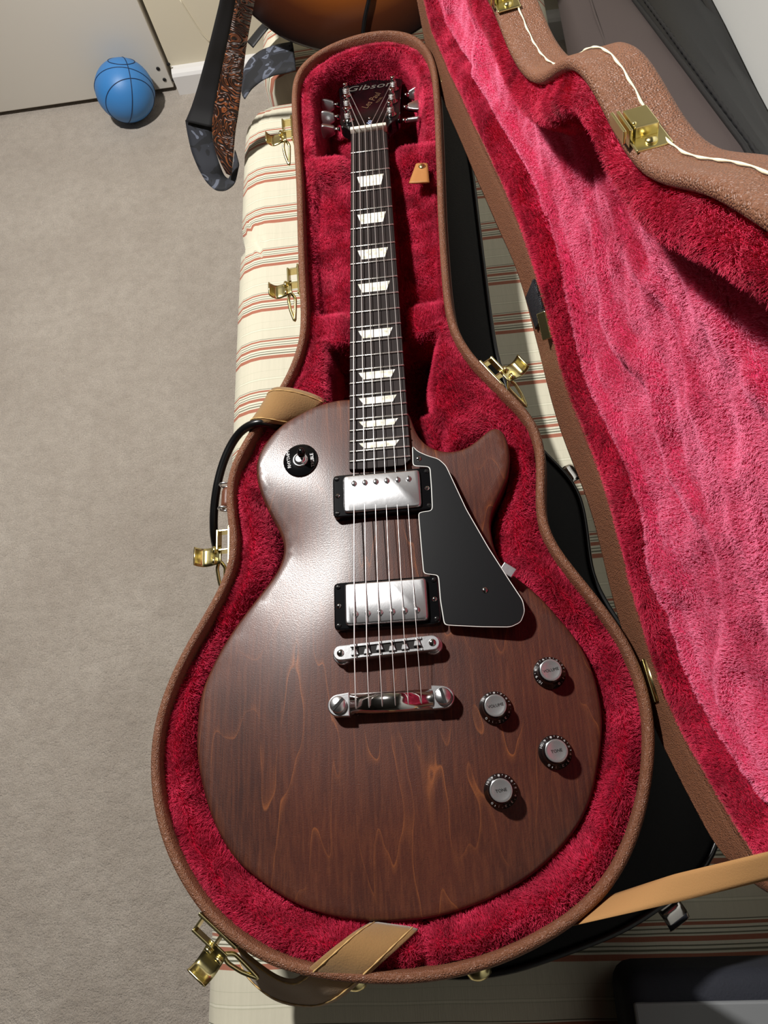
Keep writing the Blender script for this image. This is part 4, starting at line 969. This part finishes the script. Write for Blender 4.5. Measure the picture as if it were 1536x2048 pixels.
flat = lambda h: (lambda y: ZC + h)
V, F = sweep_rings(bo, [(0.008, flat(0.0012)), (0.002, flat(0.0035)), (0.0, flat(0.010)), (0.0, ZKo - 0.032), (0.0015, ZKo - 0.030), (0.0, ZKo - 0.028), (0.0, ZKo - 0.008), (0.002, ZKo - 0.003), (0.007, ZKo)])
F += [tuple(range(300))[::-1], tuple(8 * 300 + k for k in range(300))]
mk('shell', V, F, M['black_case'], bc)
for ins, z in ((0.0012, ZKo - 0.0015), (0.0, ZKo - 0.030)):
    Q = offset(bo, ins); mk('piping', *tube(np.c_[Q, RP(Q[:, 1]) + z], 0.0026, 8, True), M['cord'], bc)
for px, z in (((1146, 945), -0.125), ((1345, 1822), -0.128)):
    q = un([px], z)[0]; i = int(np.argmin(np.sum((bo - q[:2]) ** 2, 1))); t = bo[(i + 4) % 300] - bo[i - 4]; t /= np.linalg.norm(t); T = np.array([*t, 0]); N = np.array([t[1], -t[0], 0]); X = np.c_[T, N, [0, 0, 1]]
    o = np.array([*bo[i], RP(bo[i][1]) + ZKo - 0.030]); lt = mk('latch', *rbox(o + N * 0.0015, (0.030, 0.003, 0.034), 0.001, X), M['chrome'], bc, smooth=False)
    pth = [(0.004, 0.010), (0.010, 0.012), (0.016, 0.010), (0.021, 0.004), (0.023, -0.004)]
    mk('lever', *ribbon([o + T * 0.010 + N * a + np.array([0, 0, b]) for a, b in pth], [o - T * 0.010 + N * a + np.array([0, 0, b]) for a, b in pth], 0.002, 5, 1.0), M['chrome'], lt)

# ------------------------------------------------------------------ blue ball
R = 0.0635; bc_ = un([(250, 181)], ZF + R)[0]
bl = empty('toy_basketball', (bc_[0], bc_[1], ZF), 'small blue rubber basketball on the carpet by the grey door', 'ball')
V = []; F = []; nu, nv = 48, 24
V.append((0, 0, R))
for i in range(1, nv):
    for k in range(nu): a, b = math.pi * i / nv, 2 * math.pi * k / nu; V.append((R * math.sin(a) * math.cos(b), R * math.sin(a) * math.sin(b), R * math.cos(a)))
V.append((0, 0, -R)); last = len(V) - 1
for k in range(nu):
    F.append((0, 1 + k, 1 + (k + 1) % nu)); F.append((last, 1 + (nv - 2) * nu + (k + 1) % nu, 1 + (nv - 2) * nu + k))
    for i in range(nv - 2): F.append((1 + i * nu + k, 1 + (i + 1) * nu + k, 1 + (i + 1) * nu + (k + 1) % nu, 1 + i * nu + (k + 1) % nu))
mk('skin', np.array(V) + bc_, F, M['ball'], bl)
vd = CAM - bc_; vd /= np.linalg.norm(vd); rt_ = np.cross((0, 0, 1), vd); rt_ /= np.linalg.norm(rt_); upv = np.cross(vd, rt_)
rt_, upv = rt_ * 0.927 - upv * 0.375, upv * 0.927 + rt_ * 0.375
def seam(c3, off):
    nrm = rt_ * c3[0] + upv * c3[1] + vd * c3[2]; a, b, n_ = frame(nrm, (0.31, 0.2, 0.9)); rr = math.sqrt(max(1 - off * off, 0)); P = [bc_ + R * 1.0 * (n_ * off + rr * (a * math.cos(t) + b * math.sin(t))) for t in np.linspace(0, 2 * math.pi, 73)[:-1]]
    mk('seam', *tube(P, 0.0010, 6, True), M['seam'], bl)
seam((0.97, -0.05, -0.22), 0.0); seam((0.05, 0.73, -0.68), 0.0); seam((0.244, -0.584, 0.774), 0.545); seam((0.0, 0.97, 0.25), 0.90)

# ------------------------------------------------------------------ straps hanging off the head end of the mattress
def band(name, sec, th, mat, parent=None, **kw):
    A = [un([s[0]], s[2])[0] for s in sec]; B = [un([s[1]], s[3] if len(s) > 3 else s[2])[0] for s in sec]
    return mk(name, *ribbon(A, B, th, 8, 2.0), mat, parent, **kw)
ls = band('tooled_strap', [((476, -30), (514, -30), 0.06), ((472, 0), (510, 0), 0.04), ((462, 52), (500, 52), 0.0), ((451, 104), (491, 104), -0.04), ((438, 167), (484, 167), -0.085), ((427, 220), (477, 225), -0.12), ((424, 262), (470, 268), -0.15), ((430, 300), (467, 306), -0.18), ((441, 325), (464, 336), -0.20), ((452, 345), (463, 350), -0.215)], 0.004, M['tooled'], None, label='brown tooled leather guitar strap hanging beside the mattress corner', cat='strap')
cm = empty('camouflage_strap', un([(420, 300)], -0.25)[0], 'black and grey camouflage strap hanging in a loop off the mattress corner', 'strap')
band('black_webbing', [((444, -30), (478, -30), 0.03), ((440, 0), (475, 0), 0.01), ((430, 42), (466, 45), -0.02), ((420, 83), (457, 88), -0.05), ((409, 125), (448, 130), -0.085), ((397, 170), (438, 178), -0.12), ((383, 215), (430, 225), -0.15), ((371, 243), (424, 255), -0.165)], 0.004, M['strap_black'], cm)
band('camo_webbing', [((371, 240), (424, 252), -0.168), ((374, 262), (424, 272), -0.18), ((383, 304), (432, 306), -0.20), ((397, 338), (441, 334), -0.215), ((413, 366), (449, 352), -0.23), ((432, 382), (458, 360), -0.235), ((452, 382), (463, 355), -0.235), ((470, 368), (466, 335), -0.23), ((478, 330), (470, 300), -0.225)], 0.004, M['camo'], cm)
band('camo_pad', [((482, 170), (489, 198), -0.165), ((487, 140), (502, 178), -0.155), ((499, 118), (524, 160), -0.148), ((522, 101), (548, 150), -0.143), ((552, 90), (570, 146), -0.140), ((585, 84), (592, 140), -0.138)], 0.006, M['camo'], cm)

# ------------------------------------------------------------------ sunburst guitar leaning at the back
p0 = un([(726, 104)], -0.135)[0]; vup = np.array([0, 0.45, 0.893]); vn = np.array([0, -0.893, 0.45]); vx = np.array([1.0, 0, 0])
M['sunburst'] = sunburst(tuple(p0 + vup * 0.20 + np.array([0, 0, FLOOR])))
hb = [(0.0, 0.0), (0.06, 0.006), (0.115, 0.030), (0.160, 0.072), (0.187, 0.125), (0.192, 0.175), (0.175, 0.225), (0.145, 0.27), (0.128, 0.31), (0.132, 0.35), (0.146, 0.39), (0.145, 0.43), (0.125, 0.465), (0.085, 0.487), (0.04, 0.494)]
ob = resample(hb + [(-x, y) for x, y in hb[:0:-1]], 200, True, 2.0)
to3 = lambda V: p0 + np.outer(V[:, 0], vx) + np.outer(V[:, 1], vup) + np.outer(V[:, 2], vn)
sg = empty('sunburst_guitar', (p0[0], p0[1] + 0.03, -0.15), 'sunburst guitar leaning at the back, only its rounded lower bout in view', 'guitar')
V, F = prism(ob, -0.085, 0.0, 0.003); mk('body', to3(V), F, M['sunburst'], sg, smooth=False)
V, F = prism(resample([(-0.028, 0.48), (0.028, 0.48), (0.022, 0.86), (-0.022, 0.86)], 60, True, 0.4), -0.02, 0.006, 0.002); mk('neck', to3(V), F, M['wood'], sg, smooth=False)
V, F = prism(resample([(-0.035, 0.86), (0.035, 0.86), (0.038, 1.02), (-0.038, 1.02)], 60, True, 0.8), -0.018, -0.002, 0.002); mk('headstock', to3(V), F, M['black_gloss'], sg, smooth=False)
V, F = prism(resample([(-0.075, 0.135), (0.075, 0.135), (0.07, 0.165), (-0.07, 0.165)], 60, True, 1.0), 0.0, 0.009, 0.003); mk('bridge', to3(V), F, M['rosewood'], sg, smooth=False)
V, F = lathe([(0.05, 0), (0.05, 0.0008)], p0 + vup * 0.335 + vn * 0.0002, vn, 40); mk('sound_hole', V, F, M['dark'], sg)
V, F = tube(to3(np.array([(0.10, 0.06, 0.004), (0.098, 0.03, 0.004)])), 0.012, 16); mk('jack_plate', V, F, M['black_gloss'], sg)
mk('strap_tail', *ribbon(un([(552, 22), (535, 36), (515, 58), (494, 84)], [-0.13, -0.140, -0.148, -0.158]), un([(561, 32), (545, 48), (526, 70), (506, 96)], [-0.13, -0.140, -0.148, -0.158]), 0.003, 6, 1.0), M['gig_black'], sg)
pl_ = unplane([(726, 66), (729, 40), (733, 20), (738, 0), (742, -30)], p0, vn) + vn * 0.006
mk('thin_cable', *tube(resample(pl_, 30, False, 2), 0.0030, 8), M['cord'], None, label='thin black cable running down over the sunburst guitar', cat='cable')

# ------------------------------------------------------------------ gig bag against the right wall
gb = empty('gig_bag', (0.38, 0.6, ZC), 'taupe gig bag with a black zipped side leaning on the right wall', 'gig bag')
ys_ = np.array([1.06, 1.02, 0.944, 0.80, 0.65, 0.475, 0.33, 0.2, 0.14]); zt_ = np.interp(ys_, [0.2, 0.475, 0.944, 1.1], [0.10, 0.028, -0.138, -0.175]); zb_ = np.interp(ys_, [0.2, 0.56, 0.88, 1.1], [0.02, -0.058, -0.106, -0.15])
front = []; gus = []
FL = [np.array([0.285, y, ZC + 0.003]) for y in ys_]; FT = [np.array([0.38, y, z]) for y, z in zip(ys_, zt_)]; BT = [np.array([0.462, y + 0.02, z]) for y, z in zip(ys_, zb_)]; BL = [np.array([0.462, y, ZC + 0.003]) for y in ys_]
def loft(cols, capends=True, bulge=0.0):
    n_ = len(cols[0]); k_ = len(cols); V = [c[i] for i in range(n_) for c in cols]; F = [(i * k_ + j, i * k_ + j + 1, (i + 1) * k_ + j + 1, (i + 1) * k_ + j) for i in range(n_ - 1) for j in range(k_ - 1)]
    return np.array(V), F
def thick(P, nrm, th):
    V, F = P; n_ = len(V); k_ = len(F); V2_ = np.vstack([V, V - np.asarray(nrm) * th]); F2 = F + [tuple(i + n_ for i in f)[::-1] for f in F]
    cnt = {}
    for f in F:
        for a, b in zip(f, f[1:] + f[:1]): cnt[(a, b)] = cnt.get((a, b), 0) + 1
    for (a, b) in list(cnt):
        if (b, a) not in cnt: F2.append((b, a, a + n_, b + n_))
    return fix((V2_, F2))
mids = lambda A, B, e, dn: [a * (1 - e) + b * e + np.asarray(dn) for a, b in zip(A, B)]
mk('front_panel', *thick(loft([FL, mids(FL, FT, 0.3, (-0.008, 0, 0.004)), mids(FL, FT, 0.7, (-0.008, 0, 0.004)), FT]), (-0.85, 0, 0.5), 0.012), M['gig'], gb)
mk('zip_gusset', *thick(loft([FT, mids(FT, BT, 0.35, (0, 0, 0.006)), mids(FT, BT, 0.7, (0, 0, 0.004)), BT]), (0.2, 0, 1), 0.012), M['gig_black'], gb)
mk('back_panel', *thick(loft([BT, BL]), (1, 0, 0), 0.010), M['gig_black'], gb)
for k_ in (0, -1):
    ring_ = [FL[k_], FT[k_], BT[k_], BL[k_]]; dy = np.array([0, 0.006 if k_ == 0 else -0.006, 0])
    V = np.array([p + d_ for d_ in (-dy, dy) for p in ring_]); mk('end_panel', *fix((V, [(0, 1, 2, 3), (7, 6, 5, 4)] + [(i, (i + 1) % 4, 4 + (i + 1) % 4, 4 + i) for i in range(4)])), M['gig_black'], gb, smooth=False)
mk('zipper', *tube(resample(np.array(mids(FT, BT, 0.10, (-0.001, 0, 0.004))), 160, False, 0), 0.0022 + 0.0007 * np.sin(np.arange(160) * 2.1), 6), M['strap_black'], gb)
mk('seam_piping', *tube(np.array(FT) + [-0.002, 0, 0.001], 0.0028, 8), M['strap_black'], gb)
mk('seam_piping', *tube(np.array(mids(FL, FT, 0.55, (-0.011, 0, 0.005))), 0.0020, 8), M['gig'], gb)

# ------------------------------------------------------------------ dark bag at the near end of the mattress
a = un([(1243, 1945)], -0.10)[0]; b = un([(1268, 2007)], -0.095)[0]
nb_ = empty('navy_bag', (a[0] + 0.1, a[1] - 0.1, ZC), 'dark navy fabric bag with a grey top panel in the bottom right corner', 'bag')
V, F = rbox((a[0] + 0.11, a[1] - 0.11, (ZC - 0.10) / 2 + 0.001), (0.22, 0.22, -0.10 - ZC), 0.018, None, 4); V[:, 2] += 0.003 * sn(V, 40, 1) * (V[:, 2] > -0.15); mk('cover', V, F, M['navy'], nb_)
V, F = rbox((b[0] + 0.10, b[1] - 0.09, -0.0985), (0.2, 0.18, 0.006), 0.002); mk('grey_panel', V, F, M['grey_panel'], nb_, smooth=False)
